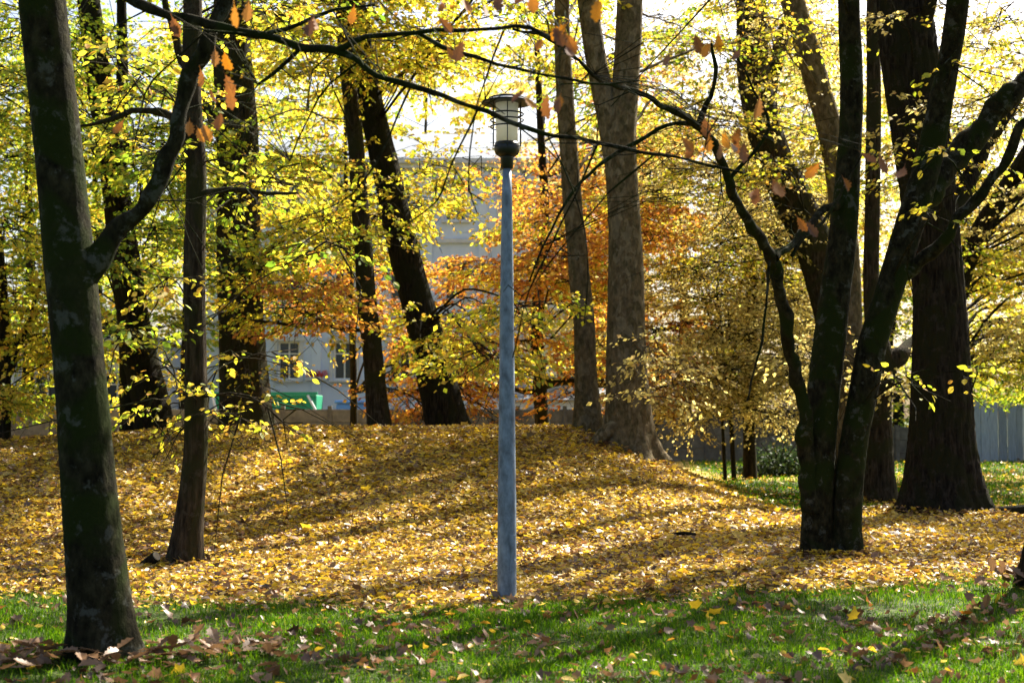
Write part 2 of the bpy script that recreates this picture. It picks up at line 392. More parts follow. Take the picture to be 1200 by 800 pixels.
def tube(pts, rad, seg, rough=.04, flare=0.0, lobes=5, ridge=0.0, seed=0, cap=True):
    """A swept bark tube; returns vertices and quad/ngon faces."""
    g = np.random.default_rng(seed)
    n = len(pts)
    T = np.gradient(pts, axis=0); T /= np.linalg.norm(T, axis=1, keepdims=True) + 1e-9
    u = np.cross(T[0], (0, 1, 0.13)); u /= np.linalg.norm(u)
    U = []
    for i in range(n):
        u = u - T[i] * np.dot(u, T[i]); u /= np.linalg.norm(u) + 1e-9; U.append(u)
    U = np.array(U); W = np.cross(T, U)
    s = np.concatenate([[0], np.cumsum(np.linalg.norm(np.diff(pts, axis=0), axis=1))])
    th = np.linspace(0, 2 * math.pi, seg, endpoint=False)
    S, TH = np.meshgrid(s, th, indexing='ij')
    mean = rad.mean() + 1e-6
    f = np.ones_like(S)
    for k in range(1, 5):
        f += rough / k * np.sin(k * TH + g.uniform(0, 6) + S * g.uniform(-1.2, 1.2) / (mean * 6)) * np.sin(S * g.uniform(.5, 1.6) / (mean * 3) + g.uniform(0, 6))
    f += rough * .5 * g.normal(size=S.shape) * .5
    if ridge:
        k = int(seg / 4)
        f += ridge * (np.abs(np.sin(k / 2 * TH + .9 * np.sin(S * 3 + g.uniform(0, 6)) + .6 * np.sin(S * 7 + TH * 2))) - .5)
    if flare:
        ph = g.uniform(0, 6)
        f += flare * np.exp(-S / (.10 + mean * .6)) * (.62 + .38 * np.sin(lobes * TH + ph) + .2 * np.sin(2 * TH + ph * 2))
    Rr = rad[:, None] * f
    V = pts[:, None, :] + Rr[..., None] * (np.cos(TH)[..., None] * U[:, None, :] + np.sin(TH)[..., None] * W[:, None, :])
    i0 = np.arange(n - 1)[:, None] * seg; j = np.arange(seg)[None, :]; j2 = (j + 1) % seg
    Qd = np.stack([i0 + j, i0 + j2, i0 + seg + j2, i0 + seg + j], -1).reshape(-1, 4)
    loops = list(Qd.ravel()); sizes = [4] * len(Qd)
    if cap:
        loops += list(range((n - 1) * seg, n * seg)); sizes.append(seg)
    return V.reshape(-1, 3), loops, sizes

def tubes_batch(name, polys, rads, sides, mat, parent, origin):
    """Many thin twigs of equal point count in one part."""
    A = np.asarray(polys, float); Rd = np.asarray(rads, float)
    m, n, _ = A.shape
    T = np.gradient(A, axis=1); T /= np.linalg.norm(T, axis=2, keepdims=True) + 1e-9
    up = np.array((.31, .17, .93)); U = np.cross(T, up); U /= np.linalg.norm(U, axis=2, keepdims=True) + 1e-9; W = np.cross(T, U)
    th = np.linspace(0, 2 * math.pi, sides, endpoint=False)
    V = A[:, :, None, :] + Rd[:, :, None, None] * (np.cos(th)[None, None, :, None] * U[:, :, None, :] + np.sin(th)[None, None, :, None] * W[:, :, None, :])
    b = (np.arange(m) * n * sides)[:, None, None]; i = (np.arange(n - 1) * sides)[None, :, None]; j = np.arange(sides)[None, None, :]; j2 = (j + 1) % sides
    Qd = np.stack([b + i + j, b + i + j2, b + i + sides + j2, b + i + sides + j], -1).reshape(-1, 4)
    return quads_np(name, V.reshape(-1, 3), Qd, mat, parent, origin, smooth=True)

class Tree:
    def __init__(self, name, label, base, bark, seed, group=None):
        self.g = np.random.default_rng(seed); self.seed = seed
        self.base = np.array(base, float); self.bark = M[bark]
        self.root = empty(name, base, label, 'tree', group)
        self.skel = []                    # points a bough may grow from
        self.tw = []; self.twr = []; self.fine = []; self.finer = []
        self.lp = {}
    def stem(self, name, pts, rad, seg=20, step=.16, flare=0, lobes=5, rough=.04, ridge=0, skel=True, label=None):
        pts = np.asarray(pts, float); rad = np.asarray(rad, float)
        L = np.linalg.norm(np.diff(pts, axis=0), axis=1).sum()
        per = max(3, int(L / step / (len(pts) - 1)))
        c = catmull(np.hstack([pts, rad[:, None]]), per)
        p, r = c[:, :3], np.maximum(c[:, 3], .004)
        if name in ('limb', 'branch'):
            sl = np.concatenate([[0], np.cumsum(np.linalg.norm(np.diff(p, axis=0), axis=1))]); amp = np.minimum(.28 * r + .004, .018) * np.minimum(sl / .3, 1)
            for ax in range(3):
                a1, a2, a3 = self.g.uniform(0, 6.28, 3)
                p[:, ax] += amp * (np.sin(sl * 5.2 + a1) + .7 * np.sin(sl * 11.3 + a2) + .4 * np.sin(sl * 21 + a3))
            r = r * (1 + .10 * np.sin(sl * 9 + a1) + .08 * np.sin(sl * 23 + a2))
        V, lo, si = tube(p, r, seg, rough, flare, lobes, ridge, self.seed * 7 + len(self.skel))
        o = mesh_np(name, V, lo, si, self.bark, self.root, self.base, smooth=True)
        if label: o['label'] = label
        if skel: self.skel += [(q, rr) for q, rr in zip(p[::3], r[::3])]
        return o
    def side_twigs(self, rmax=.06, prob=.6, lmin=.15, lmax=.7, zmin=2.2):
        g = self.g
        for q, r in self.skel:
            if r > rmax or q[2] < zmin or g.random() > prob: continue
            dv = unit(1, g)[0] * (1, .7, .8) + (0, 0, -.15); ln = g.uniform(lmin, lmax) * (.5 + r / rmax)
            m = q + dv * ln * .5 + g.normal(0, .04, 3); e = q + dv * ln + g.normal(0, .07, 3)
            self.tw.append([q, m, e]); self.twr.append([min(r * .5, .008), .0055, .003])
            for k in range(int(g.integers(1, 4))):
                st = (m, e, q + (m - q) * .6)[k % 3]; d2 = dv + unit(1, g)[0] * .9; l2 = ln * g.uniform(.3, .6)
                self.tw.append([st, st + d2 * l2 * .5 + g.normal(0, .02, 3), st + d2 * l2]); self.twr.append([.0045, .0035, .002])
    def attach(self, c, low=.2):
        S = np.array([q for q, _ in self.skel]); rr = np.array([r for _, r in self.skel])
        dv = c - S; h = np.hypot(dv[:, 0], dv[:, 1]); drop = dv[:, 2]
        cost = np.abs(drop - (.25 * h + low)) * 1.2 + h * .9 + np.where(S[:, 2] - self.base[2] < 1.6, 3, 0)
        i = int(np.argmin(cost)); return S[i], rr[i]
    def bough(self, c, rx, ry, rz, n, mat, leaf=.10, per=34, spread=.55, droop=.12, thick=None):
        """One branch reaching into a flat layer of foliage centred at c, with n leafy sprays on it."""
        g = self.g; c = np.asarray(c, float)
        a, ra = self.attach(c)
        out = c - a; hl = np.linalg.norm(out) + 1e-6
        end = c + out / hl * min(rx, .8) * np.array((1, 1, .2))
        mid = a + (c - a) * .5 + np.array((0, 0, .10 * hl)) + g.normal(0, .05 * hl, 3)
        r0 = thick or min(ra * .3, .007 + .0042 * hl)
        pts = np.array([a, mid, c, end])
        self.stem('branch', pts, [r0, r0 * .7, r0 * .42, .006], seg=6, step=.35, rough=.08, skel=False)
        path = catmull(pts, 6)[5:]
        q = g.normal(size=(n, 3)); q = q / (np.linalg.norm(q, axis=1, keepdims=True) + 1e-9) * (g.random(n) ** .4)[:, None]
        cen = c + q * np.array((rx, ry, rz))
        cen[:, 2] -= droop * (np.hypot(q[:, 0], q[:, 1])) ** 2
        for k in range(n):
            ck = cen[k]
            i = int(np.argmin(np.linalg.norm((path - ck) * np.array((1, 1, 1.4)), axis=1))); i = max(0, i - g.integers(0, 3))
            p0 = path[i]; v = ck - p0; ln = np.linalg.norm(v)
            md = p0 + v * .5 + np.array((0, 0, .06 * ln)) + g.normal(0, .05 * ln, 3)
            self.tw.append([p0, md, ck]); self.twr.append([.012, .008, .005])
            hd = v * np.array((1, 1, .4)); hd = hd / (np.linalg.norm(hd) + 1e-6)
            self.spray(ck, hd, mat, leaf, per, spread, droop)
        for k in range(2):                # bare hanging twigs
            p0 = path[int(g.integers(0, len(path)))]; ln = g.uniform(.5, 1.5); dv = np.array((g.normal(0, .6), g.normal(0, .4), -g.uniform(.2, .9)))
            self.tw.append([p0, p0 + dv * ln * .5 + g.normal(0, .06, 3), p0 + dv * ln + (0, 0, -.1 * ln)]); self.twr.append([.011, .008, .004])
    def spray(self, c, hd, mat, leaf, per, spread, droop):
        g = self.g
        upn = np.array((0, 0, 1.)) + g.normal(0, .22, 3); upn /= np.linalg.norm(upn)
        sd = np.cross(hd, upn); sd /= np.linalg.norm(sd) + 1e-9
        m = 4
        for ang in np.linspace(-1.1, 1.1, m) + g.normal(0, .2, m):
            d = hd * math.cos(ang) + sd * math.sin(ang)
            L = spread * g.uniform(.6, 1.15)
            e = c + d * L + np.array((0, 0, -droop * L * 1.4)); md = c + d * L * .5 + np.array((0, 0, .02))
            self.fine.append([c, e]); self.finer.append([.006, .003])
            k = max(2, per // m)
            t = (.06 + 1.0 * np.sort(g.random(k)) ** .7)[:, None]; t = np.where(g.random((k, 1)) < .5, np.round(t * 5) / 5 + g.normal(0, .03, (k, 1)), t)
            pos = c + (e - c) * t + np.array((0, 0, .06 * L)) * (t * (1 - t)) * 4 + g.normal(0, .028, (k, 3))
            sgn = np.where(np.arange(k) % 2 == 0, 1, -1)[:, None]
            dr = d + sgn * np.cross(d, upn) * .9 + g.normal(0, .4, (k, 3)) + np.array((0, 0, -.55))
            nr = upn * .75 + g.normal(0, .75, (k, 3))
            self.lp.setdefault(mat, []).append((pos, dr, nr, leaf * g.uniform(.5, 1.4, k)))
    def finish(self):
        if self.tw:
            o = tubes_batch('twigs', self.tw, self.twr, 3, self.bark, self.root, self.base); o['kind'] = 'stuff'
        if self.fine and self.base[1] < 50:
            o = tubes_batch('fine_twigs', self.fine, self.finer, 3, self.bark, self.root, self.base); o['kind'] = 'stuff'
        for mat, l in self.lp.items():
            pos, dr, nr, sz = (np.concatenate([x[i] for x in l]) for i in range(4))
            o = leaves_mesh('crown', pos, dr, nr, sz, *((KITE, KITE_F) if self.base[1] > 20 else (OVAL, OVAL_F)), M[mat], self.root, self.base); o['kind'] = 'stuff'
        return self

def stem_px(spec, d, base_on_ground=True, sink=.12):
    """[(px, py, width px, extra depth)] -> points and radii; the first point stands on the ground."""
    pts, rad = [], []
    for i, s in enumerate(spec):
        px, py, w = s[:3]; dd = d + (s[3] if len(s) > 3 else 0)
        p = P(px, py, dd)
        if i == 0 and base_on_ground:
            p[2] = hgt(p[0], p[1]) - sink
        pts.append(p); rad.append(w / F * dd * .5)
    return np.array(pts), np.array(rad)

GAPS = [(470, 605, 170, 305, .9), (305, 445, 375, 485, .88), (1140, 1200, 40, 230, .4)]      # where the house and the sky show through
def region(t, px0, px1, py0, py1, d0, d1, nb, n, mat, leaf=.10, rx=1.2, rz=.22, per=34, spread=.55, droop=.12, seedoff=0):
    """Flat foliage layers spread through a block of air."""
    g = t.g
    if py1 > 0 and d0 > 18: nb = int(nb * 2.1); n = int(n * 1.65); leaf *= .93; spread *= 1.3; rz *= 1.6; per = int(per * 1.3)
    elif py1 <= 20 and d0 >= 21: nb = max(2, nb // 3); n = int(n * .6)
    for k in range(nb):
        d = g.uniform(d0, d1)
        qx, qy = g.uniform(px0, px1), g.uniform(py0, py1)
        if d > 20 and any(a_ < qx < b_ and c_ < qy < e_ and g.random() < pr for a_, b_, c_, e_, pr in GAPS): continue
        c = P(qx, qy, d)
        m = mat if isinstance(mat, str) else mat[int(g.integers(0, len(mat)))]
        t.bough(c, rx * g.uniform(.7, 1.3), rx * g.uniform(.7, 1.3), rz * g.uniform(.6, 1.6), n, m, leaf, per, spread, droop)

def base_of(spec, d):
    p = P(spec[0][0], spec[0][1], d); return (p[0], p[1], float(hgt(p[0], p[1])))

def oak_leaves(tree, spots, size=(.085, .125)):
    """Single leaves hanging on their own thin twigs, each a part of its tree."""
    g = tree.g
    S = np.array([q for q, _ in tree.skel])
    more = []
    for (px, py, d) in spots:
        more.append((px, py, d))
        if g.random() < .55: more.append((px + g.normal(0, 11), py + g.normal(0, 9), d + g.normal(0, .15)))
    for (px, py, d) in more:
        p = P(px, py, d)
        a = S[int(np.argmin(np.linalg.norm((S - p) * np.array((1.5, .6, 1.5)), axis=1)))]
        sz = g.uniform(*size)
        o = link(bpy.data.objects.new('leaf', OAKS[int(g.integers(0, 4))]), tree.root)
        dirn = Vector((g.normal(0, .5), g.normal(0, .5), -1)).normalized()
        nor = Vector((g.normal(0, .6), -1, g.normal(0, .4)))
        s = dirn.cross(nor).normalized(); n = s.cross(dirn)
        mt = Matrix((s, dirn, n)).transposed()
        top = p - np.array(dirn) * sz * .5
        o.location = Vector(top - tree.base); o.rotation_euler = mt.to_euler(); o.scale = (sz,) * 3
        st = top - np.array(dirn) * sz * .22
        mid = a + (st - a) * .55 + np.array((g.normal(0, .05), 0, .10 + g.normal(0, .04)))
        tree.tw.append([a, mid, st]); tree.twr.append([.004, .003, .0018])

TREES = 'park trees'
# --- near left tree with a long arching limb
D = 9.5
sp = [(122, 766, 76), (115, 690, 70), (104, 560, 63), (93, 430, 59), (85, 340, 60), (73, 230, 57), (62, 120, 55), (50, 0, 54), (38, -130, 50), (30, -420, 45), (40, -800, 20)]
t1 = Tree('broad_trunk_tree', 'thick mossy grey trunk close by, rising from a heap of brown oak leaves', base_of(sp, D), 'bark_smooth', 1, TREES)
p, r = stem_px(sp, D); t1.stem('trunk', p, r, 48, .05, flare=.8, lobes=4, rough=.03)
p, r = stem_px([(90, 338, 42), (110, 310, 31), (150, 262, 22), (188, 205, 20), (214, 130, 19), (238, 55, 19), (266, -5, 18), (300, -90, 18), (330, -260, 10)], D, False); t1.stem('limb', p, r, 18, .07, rough=.06)
p, r = stem_px([(36, -130, 34), (90, -45, 26), (158, 2, 13, -.3), (262, 33, 11, -.5), (345, 52, 10, -.6), (398, 60, 9, -.7), (452, 92, 7, -.8), (548, 122, 6, -.9), (625, 152, 5.5, -.9), (720, 172, 4.5, -1), (800, 186, 4, -1.1), (872, 202, 3, -1.2)], D, False); t1.stem('limb', p, r, 12, .07, rough=.09)
p, r = stem_px([(392, 59, 8, -.7), (430, 46, 6.5, -.9), (490, 38, 5.5, -1.1), (560, 33, 4.5, -1.3), (622, 35, 5, -1.5), (672, 62, 3, -1.7)], D, False); t1.stem('branch', p, r, 8, .1, rough=.1)
p, r = stem_px([(488, 38, 6, -1.1), (535, 62, 5, -1.1), (610, 82, 4, -1.2), (690, 96, 3, -1.2), (748, 95, 2, -1.3)], D, False); t1.stem('branch', p, r, 8, .1, rough=.1)
p, r = stem_px([(300, 44, 6, -.5), (350, 26, 5, -.7), (392, 14, 4, -.8), (440, 6, 3, -.9)], D, False); t1.stem('branch', p, r, 8, .1, rough=.1)
p, r = stem_px([(355, 54, 6, -.6), (330, 78, 5, -.5), (302, 100, 3, -.5)], D, False); t1.stem('branch', p, r, 8, .1, rough=.1)
for sp_ in ([(560, 128, 3, -.9), (530, 190, 2.5, -.8), (512, 235, 2, -.6), (470, 268, 1.4, -.4)], [(590, 36, 3, -1.3), (560, 120, 2, -1.2), (548, 200, 2, -1), (560, 250, 1.3, -1)], [(420, 72, 3, -.7), (372, 115, 2.4, -.6), (340, 190, 2, -.5)],
            [(700, 169, 3, -1), (660, 260, 2.4, -.8), (620, 340, 2, -.7), (600, 420, 1.4, -.5)], [(768, 180, 3, -1), (690, 250, 2.2, -.8), (628, 330, 1.6, -.6)], [(480, 104, 3, -.8), (440, 190, 2.4, -.6), (395, 240, 2, -.5), (330, 262, 1.2, -.4)],
            [(640, 156, 2.5, -.9), (668, 215, 2, -.8), (690, 300, 1.6, -.7), (684, 380, 1.2, -.6)], [(250, 30, 3, -.5), (205, 70, 2.5, -.4), (170, 110, 2, -.3), (155, 180, 1.4, -.2)]):
    p, r = stem_px(sp_, D, False); t1.stem('branch', p, r, 5, .15, rough=.12)
oak_leaves(t1, [(290, 14, 6.8), (367, 28, 7.2), (414, 18, 7.5), (519, 10, 7), (545, 8, 7), (568, 12, 6.8), (583, 4, 7.1), (625, 2, 6.3), (655, 38, 7), (632, 52, 7.6), (666, 62, 7.2), (620, 122, 6.8), (654, 124, 7),
                (222, 150, 7.6), (258, 144, 7.4), (242, 156, 7.5), (250, 112, 7.8), (140, 150, 8), (206, 32, 7.8), (528, 64, 8), (252, 68, 7.8), (238, 92, 8), (700, 12, 6.5), (520, 30, 8)])
t1.side_twigs()
g_ = t1.g
for k in range(9):                      # its crown starts above the picture
    t1.bough(P(g_.uniform(-250, 420), g_.uniform(-620, -190), g_.uniform(8, 11.5)), 1.1, 1.1, .3, 9, 'leaf_oak_crown' if k % 2 else 'leaf_yellow', .12, 26)
t1.finish()

# --- slim curved tree behind it
D = 15.2
sp = [(214, 664, 42), (222, 600, 33), (230, 520, 28), (229, 420, 26), (228, 300, 25), (230, 200, 24), (224, 110, 23), (226, 0, 22), (222, -200, 20), (215, -420, 10)]
t2 = Tree('slim_tree', 'slim brown curved trunk at the foot of the mound beside a cut log', base_of(sp, D), 'bark_mid', 2, TREES)
p, r = stem_px(sp, D); t2.stem('trunk', p, r, 28, .08, flare=.6, lobes=3, rough=.035)
p, r = stem_px([(229, 208, 14), (212, 150, 10), (196, 132, 9), (165, 130, 8), (130, 140, 6), (95, 148, 3)], D, False); t2.stem('limb', p, r, 10, .1, rough=.08)
p, r = stem_px([(230, 230, 9), (260, 222, 7, -.2), (300, 226, 5, -.4), (350, 226, 3, -.6)], D, False); t2.stem('limb', p, r, 8, .1, rough=.08)
region(t2, 180, 290, 395, 500, 14, 15.6, 4, 3, 'leaf_yellow', .07, .45, .18, 20, .38)
region(t2, 190, 400, 470, 500, 14, 16, 3, 2, 'leaf_yellow', .07, .35, .08, 12, .3)
region(t2, 100, 420, 230, 420, 13.6, 17, 5, 5, ['leaf_yellow', 'leaf_green'], .085, .6, .15, 22, .45)
region(t2, 60, 420, -40, 240, 13.6, 17, 8, 7, ['leaf_yellow', 'leaf_green'], .085, .7, .15, 26, .45)
region(t2, 100, 400, -400, -80, 13.5, 17, 5, 8, 'leaf_green', .09, .9, .3, 26, .5)
t2.finish()

# --- stout trunk on the far side of the mound
D = 28
sp = [(288, 512, 66), (285, 450, 58), (282, 350, 52), (280, 250, 50), (278, 150, 48), (272, 60, 44), (272, -60, 38), (270, -260, 24), (280, -420, 10)]
t3 = Tree('stout_tree', 'stout straight dark trunk behind the mound crest in front of the green container', base_of(sp, D), 'bark_mid', 3, TREES)
p, r = stem_px(sp, D); t3.stem('trunk', p, r, 26, .2, flare=.25, ridge=.05)
p, r = stem_px([(280, 210, 20), (250, 140, 14, .4), (210, 60, 10, .8), (180, -60, 6, 1)], D, False); t3.stem('limb', p, r, 8, .2)
region(t3, 230, 440, 20, 330, 28, 33, 9, 8, ['leaf_yellow', 'leaf_green', 'leaf_yellow'], .11, 1.3, .22)
region(t3, 215, 330, 330, 500, 25, 27, 2, 3, 'leaf_yellow', .09, .6, .2, 18)
region(t3, 200, 340, 60, 330, 24, 27, 2, 4, ['leaf_yellow', 'leaf_green'], .10, .9, .2, 24)
region(t3, 100, 440, -350, 20, 25, 31, 7, 10, 'leaf_green', .12, 1.6, .35)
t3.finish()

# --- leaning double trunk at the left
D = 28.5
sp = [(182, 516, 52), (176, 470, 42), (160, 400, 38), (148, 320, 36), (136, 220, 32), (120, 120, 30), (106, 20, 27), (92, -120, 20), (85, -330, 8)]
t4 = Tree('leaning_double_tree', 'dark trunk leaning left with a second stem at its foot, seen past the mossy trunk', base_of(sp, D), 'bark_dark', 4, TREES)
p, r = stem_px(sp, D); t4.stem('trunk', p, r, 24, .2, flare=.3, ridge=.05)
p, r = stem_px([(156, 516, 32), (155, 470, 28), (152, 420, 24), (146, 330, 18), (142, 200, 15), (143, 90, 14), (142, -40, 10), (140, -200, 6)], D + .2); t4.stem('stem', p, r, 14, .2, flare=.3)
region(t4, -60, 250, 20, 330, 24, 30, 17, 9, ['leaf_green'], .11, 1.3, .22)
region(t4, -40, 240, 330, 480, 24, 31, 8, 7, ['leaf_green', 'leaf_yellow'], .11, 1.0, .2)
region(t4, -150, 240, -350, 20, 24, 31, 7, 10, 'leaf_green', .12, 1.6, .35)
t4.finish()

# --- slender trunk left of the lamp
D = 27
sp = [(446, 506, 30), (440, 450, 25), (430, 350, 23), (424, 270, 21), (416, 160, 19), (404, 50, 18), (398, -80, 14), (390, -280, 7)]
t5 = Tree('slender_tree', 'slender straight trunk just left of the leaning trunk, amid yellow leaves', base_of(sp, D), 'bark_mid', 5, TREES)
p, r = stem_px(sp, D); t5.stem('trunk', p, r, 18, .2, flare=.25)
p, r = stem_px([(432, 388, 6), (400, 384, 5, -.2), (340, 380, 4, -.5), (270, 372, 3, -.8)], D, False); t5.stem('limb', p, r, 6, .2, rough=.1)
region(t5, 330, 520, 20, 300, 24, 31, 9, 8, 'leaf_yellow', .11, 1.2, .22)
region(t5, 310, 440, 250, 400, 24, 29, 4, 7, ['leaf_yellow', 'leaf_rust'], .11, .9, .2)
region(t5, 300, 560, -330, 20, 23, 29, 6, 10, 'leaf_yellow', .12, 1.5, .35)
t5.finish()

# --- heavy leaning trunk
D = 28
sp = [(528, 508, 52), (511, 440, 45), (490, 360, 38), (473, 290, 36), (452, 200, 33), (434, 120, 30), (420, 40, 27), (404, -80, 25), (380, -300, 10)]
t6 = Tree('heavy_leaning_tree', 'heavy dark trunk leaning left just to the left of the lamp post', base_of(sp, D), 'bark_dark', 6, TREES)
p, r = stem_px(sp, D); t6.stem('trunk', p, r, 26, .18, flare=.22, ridge=.05)
region(t6, 430, 590, 40, 400, 24, 31, 9, 8, 'leaf_yellow', .11, 1.2, .2)
region(t6, 540, 660, 340, 420, 22, 25, 2, 6, 'leaf_yellow', .11, .8, .15)
region(t6, 380, 640, -300, 60, 22, 28, 6, 10, 'leaf_yellow', .12, 1.5, .35)
t6.finish()

# --- rust-coloured trees beyond the mound
D = 36
sp = [(640, 505, 20), (632, 440, 16), (630, 360, 14), (638, 250, 11), (632, 120, 8), (625, -60, 4)]
t7 = Tree('rust_leaved_tree', 'rust and orange leaved tree behind the lamp post, its trunk mostly hidden', base_of(sp, D), 'bark_dark', 7, TREES)
p, r = stem_px(sp, D); t7.stem('trunk', p, r, 14, .3, flare=.3)
p, r = stem_px([(633, 452, 12), (664, 446, 11, -.3), (700, 450, 9, -.5), (760, 452, 6, -.5)], D, False); t7.stem('limb', p, r, 8, .2)
p, r = stem_px([(633, 460, 8), (600, 456, 6, -.3), (560, 455, 5, -.5)], D, False); t7.stem('limb', p, r, 8, .2)
region(t7, 490, 790, 200, 470, 31, 38, 24, 8, ['leaf_rust', 'leaf_rust', 'leaf_rust', 'leaf_yellow'], .12, 1.3, .22)
region(t7, 590, 780, 80, 260, 34, 40, 7, 7, ['leaf_rust', 'leaf_yellow'], .12, 1.2, .22)
t7.finish()
D = 35
sp = [(415, 505, 10), (414, 430, 8), (410, 330, 7), (405, 200, 5), (405, 60, 3)]
t7b = Tree('orange_leaved_tree', 'thin orange leaved tree in front of the pale building window', base_of(sp, D), 'bark_dark', 71, TREES)
p, r = stem_px(sp, D); t7b.stem('trunk', p, r, 10, .3, flare=.3)
region(t7b, 330, 520, 290, 390, 31, 36, 5, 6, ['leaf_rust', 'leaf_rust', 'leaf_yellow'], .12, 1.1, .2, 28)
region(t7b, 440, 600, 400, 490, 29, 33, 5, 6, 'leaf_rust', .11, .8, .2, 26)
region(t7b, 330, 480, 180, 300, 31, 36, 5, 8, 'leaf_yellow', .12, 1.2, .2)
t7b.finish()

# --- the two trees on the mound's shoulder
D = 25.3
sp = [(690, 502, 40), (687, 450, 28), (684, 380, 25), (677, 300, 24), (668, 200, 22), (661, 90, 20), (658, 0, 18), (655, -150, 13), (650, -330, 6)]
t8 = Tree('upright_tree', 'tall upright thin trunk on the mound between lamp post and mottled trunk', base_of(sp, D), 'bark_plane', 8, TREES)
p, r = stem_px(sp, D); t8.stem('trunk', p, r, 20, .15, flare=.3)
region(t8, 600, 740, 0, 180, 27, 32, 2, 5, 'leaf_yellow', .11, 1.0, .2)
region(t8, 560, 760, -330, 0, 22, 27, 6, 10, 'leaf_yellow', .12, 1.4, .35)
t8.finish()
D = 24.3
sp = [(738, 530, 62), (737, 490, 54), (735, 420, 47), (734, 330, 42), (731, 250, 38), (728, 170, 38), (734, 90, 32), (738, 0, 30), (742, -150, 22), (745, -380, 9)]
t9 = Tree('mottled_forked_tree', 'large mottled forked trunk with spreading roots on the shoulder of the mound', base_of(sp, D), 'bark_plane', 9, TREES)
p, r = stem_px(sp, D); t9.stem('trunk', p, r, 44, .09, flare=.75, lobes=6, rough=.05)
p, r = stem_px([(727, 215, 30), (718, 165, 28), (704, 100, 25), (694, 40, 25), (684, -40, 22), (672, -200, 14), (660, -380, 6)], D, False); t9.stem('stem', p, r, 20, .15)
p, r = stem_px([(726, 500, 26, -.2), (708, 508, 18, -.3), (694, 522, 12, -.4), (680, 534, 8, -.5)], D, False); t9.stem('root', p, r, 12, .08)
region(t9, 640, 860, 0, 140, 27, 33, 4, 6, ['leaf_yellow', 'leaf_green'], .11, 1.1, .2)
region(t9, 740, 800, 360, 480, 22, 24, 2, 4, 'leaf_pale', .10, .6, .2, 20)
region(t9, 620, 900, -360, 0, 21, 27, 7, 9, 'leaf_yellow', .12, 1.5, .35)
t9.finish()

# --- pale yellow tree beyond the mound's end
D = 35
sp = [(879, 545, 17), (878, 480, 14), (880, 380, 13), (884, 260, 10), (890, 120, 7), (892, -40, 4)]
t10 = Tree('pale_yellow_tree', 'pale yellow tree with fine hanging twigs standing before the concrete wall', base_of(sp, D), 'bark_dark', 10, TREES)
p, r = stem_px(sp, D); t10.stem('trunk', p, r, 12, .3, flare=.3)
for sp_ in ([(860, 545, 6), (857, 500, 5), (850, 440, 4), (840, 340, 3)], [(850, 545, 5), (847, 500, 4), (842, 420, 3), (820, 330, 2)]):
    p, r = stem_px(sp_, D - .5); t10.stem('stem', p, r, 6, .3)
region(t10, 750, 980, 180, 350, 30, 37, 26, 10, ['leaf_pale', 'leaf_pale', 'leaf_yellow'], .088, 1.3, .2, 28)
region(t10, 750, 960, 340, 480, 29, 36, 22, 9, 'leaf_pale', .085, 1.1, .18, 28)
region(t10, 770, 940, 430, 500, 31, 34.5, 5, 5, 'leaf_pale', .085, .9, .2, 26)
region(t10, 760, 960, -60, 180, 30, 37, 8, 8, 'leaf_pale', .11, 1.3, .25, 28)
t10.finish()

# --- twin-stemmed tree in front at the right
D = 16
sp = [(959, 654, 34), (957, 600, 36), (960, 530, 37), (966, 450, 37), (975, 380, 37), (984, 300, 34), (994, 200, 29), (998, 100, 26), (995, 0, 25), (990, -150, 20), (985, -420, 9)]
t11 = Tree('twin_stem_tree', 'dark smooth tree with two stems parting from one foot, in front of the mound end', base_of([(972, 654)], D), 'bark_smooth', 12, TREES)
p, r = stem_px(sp, D); t11.stem('trunk', p, r, 36, .07, flare=.6, lobes=5, rough=.06)
sp = [(991, 655, 36), (993, 600, 34), (1000, 520, 33), (1014, 450, 33), (1026, 390, 33), (1048, 320, 33), (1074, 240, 33), (1092, 170, 30), (1108, 90, 27), (1123, 0, 25), (1135, -140, 20), (1150, -360, 9)]
p, r = stem_px(sp, D - .05); t11.stem('stem', p, r, 36, .07, flare=.6, lobes=5, rough=.06)
p, r = stem_px([(1072, 245, 30), (1106, 204, 30, .2), (1140, 160, 29, .3), (1180, 118, 27, .4), (1225, 78, 24, .5), (1330, 0, 18, .6)], D, False); t11.stem('limb', p, r, 20, .1)
p, r = stem_px([(1048, 330, 20), (1090, 295, 15, -.2), (1122, 262, 13, -.4), (1165, 205, 12, -.5), (1205, 140, 11, -.6), (1260, 60, 8, -.7)], D, False); t11.stem('limb', p, r, 14, .1)
p, r = stem_px([(950, 600, 22, -.1), (946, 530, 20, -.15), (938, 465, 16, -.3), (926, 405, 15, -.5), (913, 345, 15, -.8), (906, 300, 14, -1.1), (876, 262, 12, -1.6), (852, 205, 10.5, -2.2), (818, 146, 9, -2.9), (770, 122, 7, -3.4), (738, 105, 6, -3.7), (700, 92, 4.5, -4.2), (645, 46, 3.5, -4.8), (600, 34, 3, -5.2)], D, False); t11.stem('limb', p, r, 14, .08, rough=.09)
p, r = stem_px([(819, 146, 8, -2.9), (832, 112, 6, -3.1), (838, 78, 5, -3.3), (834, 50, 3, -3.5)], D, False); t11.stem('branch', p, r, 8, .1, rough=.1)
p, r = stem_px([(818, 146, 6, -2.9), (780, 148, 5, -3), (735, 172, 5, -3), (690, 205, 4, -3.1), (655, 250, 3, -3.2), (620, 330, 2, -3.2)], D, False); t11.stem('branch', p, r, 8, .1, rough=.1)
p, r = stem_px([(907, 302, 11, -1.1), (925, 288, 9, -.9), (948, 262, 9, -.6), (985, 236, 10, -.1)], D, False); t11.stem('branch', p, r, 10, .1, rough=.1)
